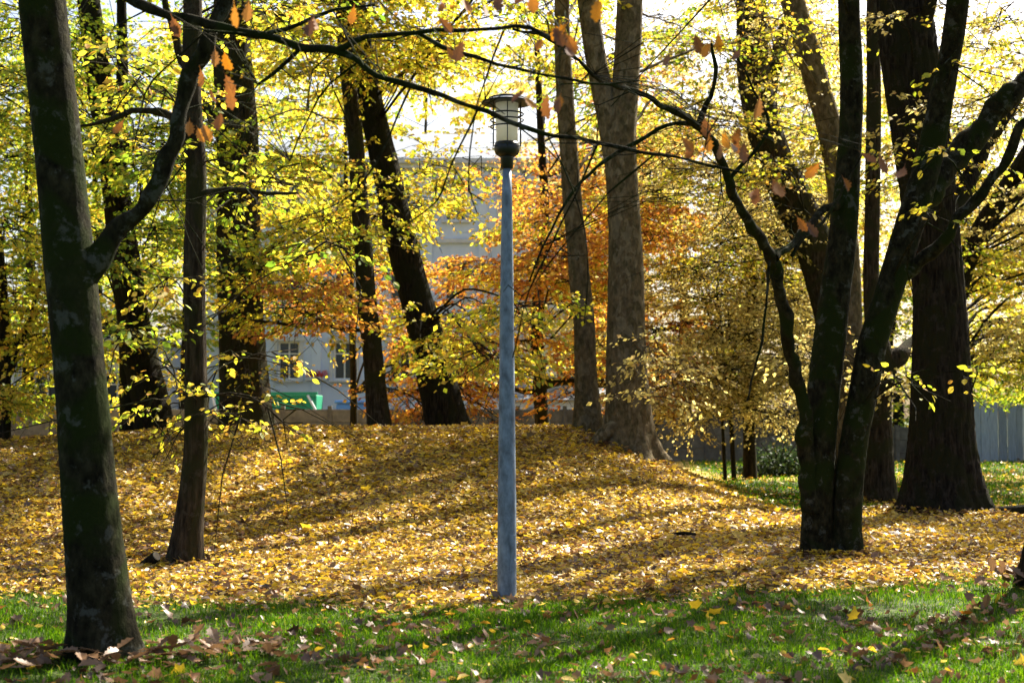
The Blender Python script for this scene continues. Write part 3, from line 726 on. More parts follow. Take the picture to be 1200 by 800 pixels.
p, r = stem_px([(928, 300, 5, -.9), (940, 280, 5, -.8), (965, 260, 4, -.6), (990, 218, 3, -.4), (1010, 180, 2, -.3)], D, False); t11.stem('branch', p, r, 8, .1, rough=.1)
p, r = stem_px([(902, 305, 4, -1.2), (898, 350, 3, -1.2), (890, 410, 3, -1.3), (876, 470, 2, -1.3)], D, False); t11.stem('branch', p, r, 6, .1, rough=.1)
p, r = stem_px([(855, 210, 5, -2.2), (900, 150, 4, -2.5), (878, 95, 3, -2.7), (860, 60, 2, -2.9)], D, False); t11.stem('branch', p, r, 6, .1, rough=.1)
oak_leaves(t11, [(780, 70, 8), (818, 52, 8.2), (842, 50, 8), (864, 66, 7.6), (888, 127, 8), (851, 163, 8.4), (843, 178, 8), (870, 178, 8.2), (830, 168, 8.6), (806, 170, 8.2), (886, 230, 7.8), (911, 224, 7.4),
                 (952, 200, 8.4), (1057, 205, 7.4), (992, 216, 8), (1017, 186, 8.4), (808, 178, 8.8), (940, 262, 9), (858, 172, 8), (655, 120, 8)])
t11.side_twigs()
region(t11, 1030, 1130, 400, 450, 14.8, 15.6, 2, 2, 'leaf_yellow', .09, .35, .1, 12, .35)
region(t11, 960, 1130, 60, 260, 14.5, 15.6, 3, 2, 'leaf_yellow', .085, .4, .15, 12, .35)
region(t11, 700, 1350, -420, -60, 13, 19, 19, 11, ['leaf_yellow', 'leaf_oak_crown'], .11, 1.1, .35, 26)  # unseen overhead crown, thickened to shade the lawn and front litter
t11.finish()

# --- great dark trunk behind it
D = 23
sp = [(1106, 602, 104), (1105, 570, 88), (1103, 510, 74), (1102, 430, 66), (1100, 340, 58), (1092, 260, 60), (1080, 170, 64), (1068, 80, 66), (1060, 0, 62), (1050, -150, 46), (1040, -380, 18)]
t12 = Tree('great_trunk_tree', 'very thick dark trunk flaring widely at its foot, right of the twin stems', base_of(sp, D), 'bark_dark', 13, TREES)
p, r = stem_px(sp, D); t12.stem('trunk', p, r, 72, .08, flare=.42, lobes=5, ridge=.08)
p, r = stem_px([(1096, 300, 30), (1120, 240, 24, .3), (1160, 160, 20, .6), (1210, 80, 16, .8), (1270, -40, 8, 1)], D, False); t12.stem('limb', p, r, 12, .2)
p, r = stem_px([(1062, 60, 30), (1095, -20, 24, -.4), (1130, -150, 14, -.8)], D, False); t12.stem('limb', p, r, 12, .2)
region(t12, 980, 1200, 0, 220, 20, 24, 6, 4, ['leaf_yellow', 'leaf_pale'], .10, 1.0, .2, 22)
region(t12, 950, 1400, -400, -20, 20, 28, 18, 11, 'leaf_yellow', .12, 1.6, .4)  # crown above the frame, made denser to shade the litter
t12.finish()
D = 25.5
sp = [(1032, 588, 40), (1031, 540, 33), (1029, 470, 30), (1034, 430, 28), (1022, 360, 20), (1022, 250, 18), (1024, 120, 17), (1023, 0, 15), (1020, -250, 7)]
t13 = Tree('gap_tree', 'rough brown trunk showing in the gap between twin stems and thickest trunk', base_of(sp, D), 'bark_mid', 14, TREES)
p, r = stem_px(sp, D); t13.stem('trunk', p, r, 22, .14, flare=.3, ridge=.06)
p, r = stem_px([(1034, 440, 22), (1052, 418, 21), (1075, 400, 18, .5), (1120, 340, 12, 1.2)], D, False); t13.stem('limb', p, r, 10, .2)
region(t13, 960, 1060, 380, 480, 24, 27, 3, 4, 'leaf_pale', .10, .7, .2, 22)
t13.finish()

# --- trunks further back at the right
D = 30
sp = [(1005, 570, 58), (990, 420, 50), (958, 300, 46), (930, 235, 46), (902, 170, 42), (884, 90, 38), (880, 0, 34), (872, -160, 22), (860, -330, 8)]
t14 = Tree('slanting_tree', 'grey trunk slanting up left, passing behind the twin-stemmed tree', base_of(sp, D), 'bark_mid', 15, TREES)
p, r = stem_px(sp, D); t14.stem('trunk', p, r, 24, .2, flare=.25)
p, r = stem_px([(900, 165, 22), (905, 90, 18, .4), (930, 0, 12, .8)], D, False); t14.stem('limb', p, r, 10, .2)
region(t14, 800, 1000, -40, 200, 27, 32, 9, 6, ['leaf_pale', 'leaf_yellow'], .105, 1.2, .2, 26)
region(t14, 800, 1100, -330, -40, 27, 32, 5, 8, 'leaf_pale', .12, 1.5, .3)
t14.finish()
D = 27
sp = [(1000, 575, 36), (996, 420, 33), (990, 280, 31), (976, 170, 29), (950, 70, 29), (926, -10, 27), (900, -150, 18), (880, -300, 8)]
t15 = Tree('olive_trunk_tree', 'olive grey trunk bending left at the top, behind the left twin stem', base_of(sp, D), 'bark_plane', 16, TREES)
p, r = stem_px(sp, D); t15.stem('trunk', p, r, 20, .2, flare=.25)
region(t15, 880, 1040, -40, 130, 25, 29, 4, 5, 'leaf_yellow', .105, 1.0, .2, 24)
t15.finish()
D = 31
sp = [(1085, 560, 30), (1100, 440, 27), (1124, 330, 25), (1150, 270, 23), (1195, 195, 20), (1250, 110, 17), (1310, -20, 10)]
t16 = Tree('right_leaning_tree', 'dark trunk leaning steeply right behind the thickest trunk, over yellow foliage', base_of(sp, D), 'bark_dark', 17, TREES)
p, r = stem_px(sp, D); t16.stem('trunk', p, r, 18, .2, flare=.25)
region(t16, 1110, 1300, 230, 440, 29, 37, 18, 9, ['leaf_yellow', 'leaf_pale'], .11, 1.3, .22)
region(t16, 1120, 1320, 0, 230, 29, 37, 9, 7, ['leaf_pale', 'leaf_yellow'], .11, 1.3, .22, 28)
region(t16, 1215, 1560, -160, 260, 26, 34, 9, 9, 'leaf_yellow', .12, 1.5, .3)  # boughs mostly out of view, added to shade the ground at the right
region(t16, 1235, 1480, -140, 120, 25, 29, 7, 9, 'leaf_yellow', .12, 1.5, .3)  # more unseen boughs, added for extra shade right of the twin stems
region(t16, 1040, 1240, 410, 470, 33, 42, 5, 8, 'leaf_green', .12, 1.3, .2)
t16.finish()
# --- tree whose foot only just enters at the right edge
D = 13.2
sp = [(1226, 690, 64), (1228, 640, 52), (1240, 560, 48), (1250, 400, 44), (1262, 200, 42), (1275, 0, 38), (1290, -300, 24), (1300, -600, 8)]
t17 = Tree('edge_tree', 'dark trunk foot cut off by the right edge above a pile of leaves', base_of(sp, D), 'bark_dark', 18, TREES)
p, r = stem_px(sp, D); t17.stem('trunk', p, r, 30, .1, flare=.5, lobes=5, ridge=.04)
region(t17, 1130, 1500, -560, -120, 11, 15.5, 10, 10, 'leaf_oak_crown', .12, 1.1, .4, 28)
t17.finish()
# --- trunk at the left edge
D = 26
sp = [(4, 520, 17), (6, 440, 13), (2, 330, 12), (-12, 200, 10), (-20, 60, 8), (-20, -160, 5)]
t18 = Tree('left_edge_tree', 'thin dark trunk at the left edge amid green and yellow leaves', base_of(sp, D), 'bark_dark', 19, TREES)
p, r = stem_px(sp, D); t18.stem('trunk', p, r, 14, .25, flare=.3)
p, r = stem_px([(6, 445, 12), (22, 405, 9), (36, 370, 6), (52, 320, 3)], D, False); t18.stem('limb', p, r, 8, .2)
region(t18, -140, 80, 60, 480, 23, 30, 11, 8, ['leaf_green', 'leaf_yellow'], .11, 1.2, .22)
t18.finish()

# --- trees beyond the wall
for k, (px, d, hh, lab, mats, nb) in enumerate([
    (30, 55, 18, 'green and yellow tree beyond the wall at the far left', ['leaf_green'], 40),
    (215, 57, 18, 'yellowing tree beyond the wall left of the pale building', ['leaf_green', 'leaf_yellow'], 36),
    (110, 61, 18, 'tall yellow green tree beyond the wall behind the leaning double trunk', ['leaf_green', 'leaf_yellow'], 42),
    (360, 82, 24, 'tall yellow tree standing behind the left end of the pale building', ['leaf_yellow', 'leaf_green'], 44),
    (500, 84, 24, 'tall yellow tree standing behind the middle of the pale building', ['leaf_yellow'], 44),
    (640, 82, 24, 'tall yellow tree standing behind the right end of the pale building', ['leaf_yellow', 'leaf_pale'], 44),
    (800, 56, 15, 'yellow tree beyond the wall right of the mottled trunk', ['leaf_pale', 'leaf_yellow'], 44),
    (975, 60, 17, 'pale tree beyond the wall behind the twin stems', ['leaf_pale', 'leaf_green'], 46),
    (1050, 53, 5.5, 'low bright green tree above the lower wall beside the thickest trunk', ['leaf_green'], 14),
    (700, 58, 14, 'orange tinted tree beyond the wall at the right end of the pale building', ['leaf_rust', 'leaf_pale'], 36),
    (880, 54, 13, 'pale yellow tree beyond the wall above the ivy bush', ['leaf_pale'], 42),
    (1120, 57, 16, 'yellow green tree beyond the wall behind the thickest trunk', ['leaf_yellow', 'leaf_pale'], 44),
    (1230, 60, 17, 'yellow tree beyond the blue grey plank fence', ['leaf_yellow', 'leaf_green'], 40)]):
    b = P(px, 500, d); b[2] = hgt(b[0], b[1])
    t = Tree('far_tree', lab, b, 'bark_dark', 40 + k, 'trees beyond the wall')
    t.stem('trunk', [b - (0, 0, .1), b + (.1, 0, hh * .35), b + (-.15, .1, hh * .7), b + (.1, 0, hh)], [.26, .2, .11, .03], 10, .5, flare=.3)
    for q in range(nb):
        a = t.g.uniform(0, 6.28); rr = (1.2 + .2 * hh) * math.sqrt(t.g.random()); z = hh * t.g.uniform(.22, 1.0)
        rr *= 1.0 - .5 * max(0, z / hh - .6)
        t.bough(b + (rr * math.cos(a), rr * math.sin(a), z), 1.5, 1.5, .5, 11, mats[q % len(mats)], .19 * d / 57, 28, .85)
    t.finish()

# --- ivy thicket at the foot of the pale tree
ivb = P(915, 540, 36.5); ivb[2] = hgt(ivb[0], ivb[1])
ivy = empty('ivy_bush', ivb, 'dark green ivy bush at the wall foot behind the twin stems', 'bush')
n = 3400
lump = np.array([(-.7, 0, .0), (-.2, .2, .25), (.35, 0, .1), (.8, .1, -.05), (.15, .5, .6)])[rng.integers(0, 5, n)]
q = rng.normal(0, .26, (n, 3)) * np.array((1.2, .9, 1.1)) + lump; q[:, 2] = np.abs(q[:, 2]) * .75
o = leaves_mesh('crown', ivb + q, unit(n), unit(n) + (0, 0, .8), rng.uniform(.06, .12, n), OVAL, OVAL_F, M['ivy'], ivy, ivb); o['kind'] = 'stuff'
st = [[ivb, ivb + (x * .4, .1, .45), ivb + (x, 0, .85)] for x in (-.5, -.2, .1, .4)]
o = tubes_batch('stems', st, [[.025, .018, .008]] * 4, 5, M['bark_dark'], ivy, ivb)

# ------------------------------------------------------------------ concrete panel wall
WD = 48.5
def ground_z(x, y): return float(hgt(x, y))
wall = empty('concrete_wall', (-5, WD, 0), 'long weathered concrete panel wall with posts behind the mound', 'wall')
BAY = 1.6; wall['kind'] = 'thing'
slab_me = None; post_me = None
def inst(name, me, parent, loc, rot=None):
    o = link(bpy.data.objects.new(name, me), parent); o.location = loc
    if rot: o.rotation_euler = rot
    return o
bm = box_bm(BAY - .10, .06, .4465, bevel=.022); slab_me = bpy.data.meshes.new('slab'); bm.to_mesh(slab_me); bm.free(); slab_me.materials.append(M['concrete'])
bm = box_bm(.14, .15, 1.98, bevel=.012); post_me = bpy.data.meshes.new('post'); bm.to_mesh(post_me); bm.free(); post_me.materials.append(M['concrete'])
k = 0
X0, X1 = -27.0, 10.2
x = X0
while x < X1:
    inst('post', post_me, wall, (x + 5, 0, .89))
    for s in range(4):
        inst('slab', slab_me, wall, (x + BAY / 2 + 5, random.uniform(-.006, .006), .2 + s * .447))
    x += BAY
inst('post', post_me, wall, (x + 5, 0, .89))
low = empty('low_concrete_wall', (12.9, WD, 0), 'lower concrete wall stretch seen left of the thickest trunk', 'wall')
low['kind'] = 'thing'
bm = box_bm(.14, .15, 1.32, bevel=.012); lp_me = bpy.data.meshes.new('post'); bm.to_mesh(lp_me); bm.free(); lp_me.materials.append(M['concrete'])
for i in range(3):
    xx = x + .1 + BAY * i - 12.9
    if i: inst('post', lp_me, low, (xx, 0, .56))
    for s in range(3):
        if xx + BAY + 12.9 < 15.7:
            inst('slab', slab_me, low, (xx + BAY / 2, 0, .12 + s * .447 - .08))
fence = empty('plank_fence', (20, WD - .6, 0), 'blue grey vertical plank fence beyond the lawn at the far right', 'fence')
bm = box_bm(.2985, .03, 2.2, bevel=.02); pk_me = bpy.data.meshes.new('plank'); bm.to_mesh(pk_me); bm.free(); pk_me.materials.append(M['planks'])
for i in range(34):
    inst('plank', pk_me, fence, (15.3 + .30 * i - 20, random.uniform(-.03, .03), 1.08 + random.uniform(-.02, .02)))
for zz in (.45, 1.75):
    inst('rail', bpy.data.meshes.new('rail'), fence, (0, 0, 0)) if False else bm_obj('rail', box_bm(10.2, .06, .09, (.2, .06, zz)), M['planks'], fence)
fr = bm_obj('door_frame', box_bm(.08, .09, 2.35, (17.2 - 20, -.08, 1.17), bevel=.008), M['white_paint'], fence)
bm_obj('door_frame', box_bm(.08, .09, 2.35, (18.3 - 20, -.08, 1.17), bevel=.008), M['white_paint'], fence)
bm_obj('door_frame', box_bm(1.02, .09, .08, (17.75 - 20, -.08, 2.305), bevel=.008), M['white_paint'], fence)

# ------------------------------------------------------------------ buildings
def building(name, label, x0, x1, y0, depth, h, mat, cols, rows, z0, dz, ww, wh, roof_h):
    cx = (x0 + x1) / 2
    b = empty(name, (cx, y0, 0), label, 'building')
    W = x1 - x0
    # front wall with real openings
    xs_ = [-W / 2]; step = W / cols
    for c in range(cols):
        m_ = -W / 2 + step * (c + .5); xs_ += [m_ - ww / 2, m_ + ww / 2]
    xs_.append(W / 2)
    zs_ = [-.2]
    for r_ in range(rows): zs_ += [z0 + r_ * dz - wh / 2, z0 + r_ * dz + wh / 2]
    zs_.append(h)
    bm = bmesh.new()
    for i in range(len(xs_) - 1):
        for j in range(len(zs_) - 1):
            if i % 2 == 1 and j % 2 == 1:
                a, c_, e, f = xs_[i], xs_[i + 1], zs_[j], zs_[j + 1]     # reveal
                for v4 in (((a, 0, e), (a, 0, f), (a, .25, f), (a, .25, e)), ((c_, 0, e), (c_, .25, e), (c_, .25, f), (c_, 0, f)), ((a, 0, e), (a, .25, e), (c_, .25, e), (c_, 0, e)), ((a, 0, f), (c_, 0, f), (c_, .25, f), (a, .25, f))):
                    bm.faces.new([bm.verts.new(v) for v in v4])
            else:
                bm.faces.new([bm.verts.new(v) for v in ((xs_[i], 0, zs_[j]), (xs_[i + 1], 0, zs_[j]), (xs_[i + 1], 0, zs_[j + 1]), (xs_[i], 0, zs_[j + 1]))])
    for v4 in (((-W / 2, 0, -.2), (-W / 2, 0, h), (-W / 2, depth, h), (-W / 2, depth, -.2)), ((W / 2, 0, -.2), (W / 2, depth, -.2), (W / 2, depth, h), (W / 2, 0, h)), ((-W / 2, depth, -.2), (-W / 2, depth, h), (W / 2, depth, h), (W / 2, depth, -.2))):
        bm.faces.new([bm.verts.new(v) for v in v4])
    bm_obj('wall', bm, mat, b)
    for r_ in range(rows):
        for c in range(cols):
            wx = -W / 2 + step * (c + .5); wz = z0 + r_ * dz
            bm = bmesh.new()
            for (sx, sz, ox, oz) in ((.09, wh, -ww / 2 + .045, 0), (.09, wh, ww / 2 - .045, 0), (ww - .18, .09, 0, wh / 2 - .045), (ww - .18, .09, 0, -wh / 2 + .045), (.06, wh - .18, 0, 0), (ww / 2 - .12, .05, -ww / 4 + .03 - .0, wh * .18), (ww / 2 - .12, .05, ww / 4 - .03, wh * .18)):
                box_bm(sx, .07, sz, (wx + ox, .17, wz + oz), bm=bm)
            w_ = bm_obj('window', bm, M['white_paint'], b)
            bm_obj('pane', box_bm(ww - .12, .015, wh - .12, (wx, .195, wz)), M['glass'], w_)
            bm_obj('sill', box_bm(ww + .3, .22, .10, (wx, -.08, wz - wh / 2 - .052), bevel=.01), M['stone'], w_)
            bm = bmesh.new()
            box_bm(.16, .08, wh + .02, (wx - ww / 2 - .085, -.042, wz), bm=bm); box_bm(.16, .08, wh + .02, (wx + ww / 2 + .085, -.042, wz), bm=bm)
            box_bm(ww + .5, .14, .18, (wx, -.072, wz + wh / 2 + .1), bm=bm)
            bm_obj('surround', bm, M['stone'], w_)
    for c in range(cols + 1):
        if 0 < c < cols: bm_obj('pilaster', box_bm(.42, .12, h - .25, (-W / 2 + step * c, -.062, h / 2 - .12), bevel=.01), mat, b)
    for r_ in range(1, rows):
        bm_obj('string_course', box_bm(W + .1, .16, .2, (0, -.083, z0 + (r_ - .5) * dz), bevel=.015), M['stone'], b)
    bm = box_bm(W + .7, .7, .22, (0, -.1, h + .0)); box_bm(W + .4, .45, .2, (0, -.05, h - .215), bm=bm)
    bm_obj('cornice', bm, M['stone'], b)
    bm = bmesh.new(); o_ = .35
    e = [bm.verts.new(v) for v in ((-W / 2 - o_, -.4, h + .114), (W / 2 + o_, -.4, h + .114), (W / 2 + o_, depth + .3, h + .114), (-W / 2 - o_, depth + .3, h + .114))]
    i_ = depth * .42
    t_ = [bm.verts.new(v) for v in ((-W / 2 + i_, i_, h + roof_h), (W / 2 - i_, i_, h + roof_h), (W / 2 - i_, depth - i_, h + roof_h), (-W / 2 + i_, depth - i_, h + roof_h))]
    for k_ in range(4): bm.faces.new((e[k_], e[(k_ + 1) % 4], t_[(k_ + 1) % 4], t_[k_]))
    bm.faces.new(t_); bm.faces.new(e[::-1])
    bm_obj('roof', bm, M['roof'], b)
    return b
BD = 64.0
main_b = building('apartment_building', 'tall pale plastered building with stone window surrounds behind the wall', -13.8, 6.2, BD, 11, 13.0, M['plaster'], 8, 3, 4.0, 3.6, 1.0, 1.75, 2.2)
flw = empty('flower_box', (-8.78, BD - .22, 3.1), 'red flowers in a box on the pale building window sill', 'flower box')
bm_obj('box', box_bm(.95, .2, .16, (0, 0, .08), bevel=.01), M['stone'], flw)
n = 260; q = rng.uniform(-1, 1, (n, 3)) * (.46, .12, .14) + (0, 0, .28)
o = leaves_mesh('petals', q, unit(n), unit(n), rng.uniform(.05, .1, n), OVAL, OVAL_F, M['red_petal'], flw); o['kind'] = 'stuff'
building('low_building', 'low blue white building glimpsed behind the trees at the far left', -27, -15.2, 60, 8, 4.6, M['plaster2'], 4, 1, 2.6, 3, 1.2, 1.4, 1.4)

# pale shed behind the wall, under the rust tree
sh = empty('shed', (2.0, 55, 0), 'pale shed with a grey sloping roof peeping over the wall behind the lamp', 'shed')
bm = bmesh.new()
prof = [(-2.4, -.1), (2.4, -.1), (2.4, 2.05), (-2.4, 2.05)]
box_bm(4.8, 3, 2.25, (0, 1.5, 1.0), bm=bm); bm_obj('wall', bm, M['white_paint'], sh)
bm = bmesh.new()
v = [bm.verts.new(c) for c in ((-2.6, -.25, 2.13), (2.6, -.25, 2.13), (2.6, 1.5, 2.85), (-2.6, 1.5, 2.85), (2.6, 3.25, 2.13), (-2.6, 3.25, 2.13))]
bm.faces.new((v[0], v[1], v[2], v[3])); bm.faces.new((v[3], v[2], v[4], v[5])); bm.faces.new((v[1], v[4], v[2])); bm.faces.new((v[0], v[3], v[5])); bm.faces.new((v[0], v[5], v[4], v[1]))
bm_obj('roof', bm, M['roof'], sh)
bm_obj('door', box_bm(.9, .05, 1.95, (-1, -.028, .9), bevel=.01), M['planks'], sh)
bm_obj('window', box_bm(.8, .05, .7, (1, -.028, 1.3), bevel=.01), M['glass'], sh)

# green container with white braces, blue bin
gc = empty('green_container', (-9.0, 52, 0), 'green panelled container with white braces behind the wall below the building window', 'container')
bm_obj('body', box_bm(3.7, 1.7, 2.0, (0, .9, 1.3), bevel=.02), M['green_paint'], gc)
for i in range(9): bm_obj('rib', box_bm(.09, .06, 1.9, (-1.7 + i * .425, .022, 1.3), bevel=.01), M['green_paint'], gc)
bm_obj('top_rail', box_bm(3.8, .12, .10, (0, .0, 2.352), bevel=.01), M['green_paint'], gc)
def brace(a, b, r=.045):
    a, b = np.array(a, float), np.array(b, float)
    V, lo, si = tube(np.linspace(a, b, 4), np.full(4, r), 8, 0, seed=3); return mesh_np('brace', V, lo, si, M['white_paint'], gc, smooth=True)
brace((1.55, -.12, 2.28), (2.1, -.2, 1.3)); brace((-.7, -.12, 2.0), (-.3, -.2, 1.3)); brace((-1.9, -.15, 2.2), (-1.6, -.2, 1.2))
bb = empty('blue_bin', (-5.75, 52.2, 0), 'blue plastic waste container with a lid just right of the green one', 'bin')
bm = box_bm(1.3, .95, 1.75, (0, 0, 1.1))
for v in bm.verts:
    if v.co.z < 1: v.co.x *= .85; v.co.y *= .85
bmesh.ops.bevel(bm, geom=bm.edges[:], offset=.04, segments=2, affect='EDGES'); bm_obj('body', bm, M['blue_plastic'], bb)
bm_obj('lid', box_bm(1.4, 1.05, .12, (0, 0, 2.04), bevel=.03), M['blue_plastic'], bb)
for sx in (-.45, .45):
    for sy in (-.3, .3):
        bm = bmesh.new(); bmesh.ops.create_cone(bm, cap_ends=True, segments=14, radius1=.12, radius2=.12, depth=.06, matrix=Matrix.Translation((sx, sy, .12)) @ Matrix.Rotation(R(90), 4, 'Y')); bm_obj('wheel', bm, M['black_metal'], bb)

# ------------------------------------------------------------------ lamp post
LD = 12.35
lb = P(594, 703, LD); lz = ground_z(lb[0], lb[1])
lamp = empty('lamp_post', (lb[0], lb[1], lz), 'grey steel park lamp post with a caged frosted glass lantern', 'lamp')
def lathe(name, prof, seg, mat, parent, smooth=True, z0=0):
    V = []; 
    for (r_, z_) in prof:
        for i in range(seg):
            a = 2 * math.pi * i / seg; V.append((r_ * math.cos(a), r_ * math.sin(a), z_ + z0))
    n_ = len(prof); Qd = [(i * seg + j, i * seg + (j + 1) % seg, (i + 1) * seg + (j + 1) % seg, (i + 1) * seg + j) for i in range(n_ - 1) for j in range(seg)]
    lo = list(np.array(Qd).ravel()) + list(range(seg))[::-1] + list(range((n_ - 1) * seg, n_ * seg)); si = [4] * len(Qd) + [seg, seg]
    o_ = mesh_np(name, np.array(V), lo, si, mat, parent, smooth=True)
    return o_
def ZP(py): return P(594, py, LD)[2] - lz
S = LD / F
top = ZP(196)
pole = lathe('pole', [(.083, -.25), (.083, .02), (.080, .9), (.078, .96), (.071, 1.6), (.060, 2.6), (.046, 3.5), (.037, top)], 32, M['galv'], lamp)
dr = lathe('collar', [(.088, -.02), (.090, .03), (.085, .045)], 32, M['galv'], pole)
a0, a1 = R(-72), R(-28)
bm = bmesh.new(); z0_, z1_ = ZP(668), ZP(626); nn = 8
ro = []
for rr in (.077, .0865):
    row = []
    for i in range(nn + 1):
        a = a0 + (a1 - a0) * i / nn
        row.append((bm.verts.new((rr * math.cos(a), rr * math.sin(a), z0_)), bm.verts.new((rr * math.cos(a), rr * math.sin(a), z1_))))
    ro.append(row)
for i in range(nn):
    bm.faces.new((ro[1][i][0], ro[1][i + 1][0], ro[1][i + 1][1], ro[1][i][1]))
    bm.faces.new((ro[0][i][1], ro[0][i + 1][1], ro[1][i + 1][1], ro[1][i][1])[::-1]); bm.faces.new((ro[0][i][0], ro[0][i + 1][0], ro[1][i + 1][0], ro[1][i][0]))
bm.faces.new((ro[0][0][0], ro[1][0][0], ro[1][0][1], ro[0][0][1])); bm.faces.new((ro[0][nn][0], ro[0][nn][1], ro[1][nn][1], ro[1][nn][0]))
hatch = bm_obj('service_hatch', bm, M['galv'], pole, smooth=False)
bm = bmesh.new(); bmesh.ops.create_cone(bm, cap_ends=True, segments=10, radius1=.009, radius2=.009, depth=.012, matrix=Matrix.Translation((.0895 * math.cos(R(-38)), .0895 * math.sin(R(-38)), (z0_ + z1_) / 2 - .06)) @ Matrix.Rotation(R(-38), 4, 'Z') @ Matrix.Rotation(R(90), 4, 'Y')); bm_obj('lock', bm, M['white_paint'], hatch)
# small yellow sticker wrapped on the pole
zc = ZP(411); rz_ = .0635
bm = bmesh.new(); vv = []
for i in range(4):
    a = R(-50) + R(45) * i / 3; vv.append((bm.verts.new((rz_ * math.cos(a), rz_ * math.sin(a), zc - .055)), bm.verts.new((rz_ * math.cos(a), rz_ * math.sin(a), zc + .055))))
for i in range(3): bm.faces.new((vv[i][0], vv[i + 1][0], vv[i + 1][1], vv[i][1]))
bm_obj('sticker', bm, M['yellow_sticker'], pole)
# lantern
hz = ZP(186); zb = ZP(168)
lathe('neck', [(.044, ZP(198)), (.054, ZP(197)), (.058, ZP(185)), (.062, ZP(183))], 24, M['black_metal'], lamp)
lathe('bowl', [(.065, ZP(184)), (.100, ZP(181)), (.112, ZP(176)), (.112, ZP(171)), (.100, ZP(167))], 28, M['black_metal'], lamp)
lathe('glass', [(.094, ZP(168.5)), (.096, ZP(150)), (.098, ZP(135)), (.100, ZP(121))], 28, M['lamp_glass'], lamp)
zc0, zc1 = ZP(121), ZP(113)
cap = lathe('cap', [(.05, zc0 + .008), (.212, zc0 - .002), (.216, zc0 + .003), (.212, zc0 + .009), (.16, zc0 + .032)], 36, M['cap_metal'], lamp)
lathe('cap_rim', [(.213, zc0 - .004), (.221, zc0 - .004), (.221, zc0 + .009), (.213, zc0 + .010)], 36, M['black_metal'], cap)
lathe('cap_crown', [(.165, zc0 + .030), (.165, zc0 + .042), (.09, zc0 + .065), (.02, zc0 + .07)], 28, M['black_metal'], cap)
for i in range(6):
    a = R(-88 + 60 * i); rr = .138
    c0 = np.array((rr * math.cos(a), rr * math.sin(a), ZP(172))); c1 = np.array((rr * math.cos(a), rr * math.sin(a), zc0 + .005)); ci = np.array((.10 * math.cos(a), .10 * math.sin(a), ZP(172.5)))
    V, lo, si = tube(np.array([ci, c0 - (0, 0, .004), c0 + (0, 0, .02), c1]), np.full(4, .0045), 8, 0); mesh_np('cage_rod', V, lo, si, M['black_metal'], lamp, smooth=True)
def torus_ring(z, R_, r_, tilt=0):
    a = np.linspace(0, 2 * math.pi, 33); p_ = np.stack([R_ * np.cos(a), R_ * np.sin(a), z + 0 * a], 1)
    sg = 6; th = np.linspace(0, 2 * math.pi, sg, endpoint=False); V = []
    for i in range(32):
        for t_ in th: V.append(((R_ + r_ * math.cos(t_)) * math.cos(a[i]), (R_ + r_ * math.cos(t_)) * math.sin(a[i]), z + r_ * 1.5 * math.sin(t_)))
    Qd = [(i * sg + j, ((i + 1) % 32) * sg + j, ((i + 1) % 32) * sg + (j + 1) % sg, i * sg + (j + 1) % sg) for i in range(32) for j in range(sg)]
    return quads_np('cage_ring', np.array(V), Qd, M['black_metal'], lamp, smooth=True)
for yy in (134, 141, 149): torus_ring(ZP(yy), .145, .005)

# ------------------------------------------------------------------ small things on the ground
cl = P(186, 652, 15.0); clz = ground_z(cl[0], cl[1])
lg = empty('cut_log', (cl[0] - .05, cl[1], clz), 'short cut log with a pale sawn face leaning at the slim trunk foot', 'log')
ax0 = np.array((-.12, .03, .02)); ax1 = np.array((.03, -.02, .125))
V, lo, si = tube(np.linspace(ax0, ax1, 6), np.full(6, .055), 16, .06, seed=5); o = mesh_np('bark', V, lo, si, M['bark_dark'], lg, smooth=True)
dv = (ax1 - ax0) / np.linalg.norm(ax1 - ax0)
bm = bmesh.new(); bmesh.ops.create_cone(bm, cap_ends=True, segments=16, radius1=.05, radius2=.048, depth=.012, matrix=Matrix.Translation(Vector(ax1 + dv * .005)) @ Vector(dv).to_track_quat('Z', 'Y').to_matrix().to_4x4()); bm_obj('sawn_face', bm, M['cut_wood'], lg)
stk = P(800, 598, 17.6); stz = ground_z(stk[0], stk[1])
V, lo, si = tube(catmull([stk * (1, 1, 0) + (-.15, 0, stz + .05), stk * (1, 1, 0) + (0, -.03, stz + .08), stk * (1, 1, 0) + (.16, .05, stz + .055)], 6), np.linspace(.026, .018, 13), 8, .12, seed=9)
o = mesh_np('fallen_stick', V, lo, si, M['bark_dark'], smooth=True); tag(o, 'short dark stick lying on the leafy slope right of the lamp', 'stick')
lgp = P(1192, 602, 22.6); lz2 = ground_z(lgp[0], lgp[1])
V, lo, si = tube(catmull([lgp * (1, 1, 0) + (-.4, .1, lz2 + .06), lgp * (1, 1, 0) + (.3, 0, lz2 + .09), lgp * (1, 1, 0) + (1.2, -.1, lz2 + .08)], 6), np.linspace(.10, .13, 13), 12, .08, seed=10)
o = mesh_np('fallen_log', V, lo, si, M['bark_dark'], smooth=True); tag(o, 'dark fallen log on the ground right of the thickest trunk', 'log')

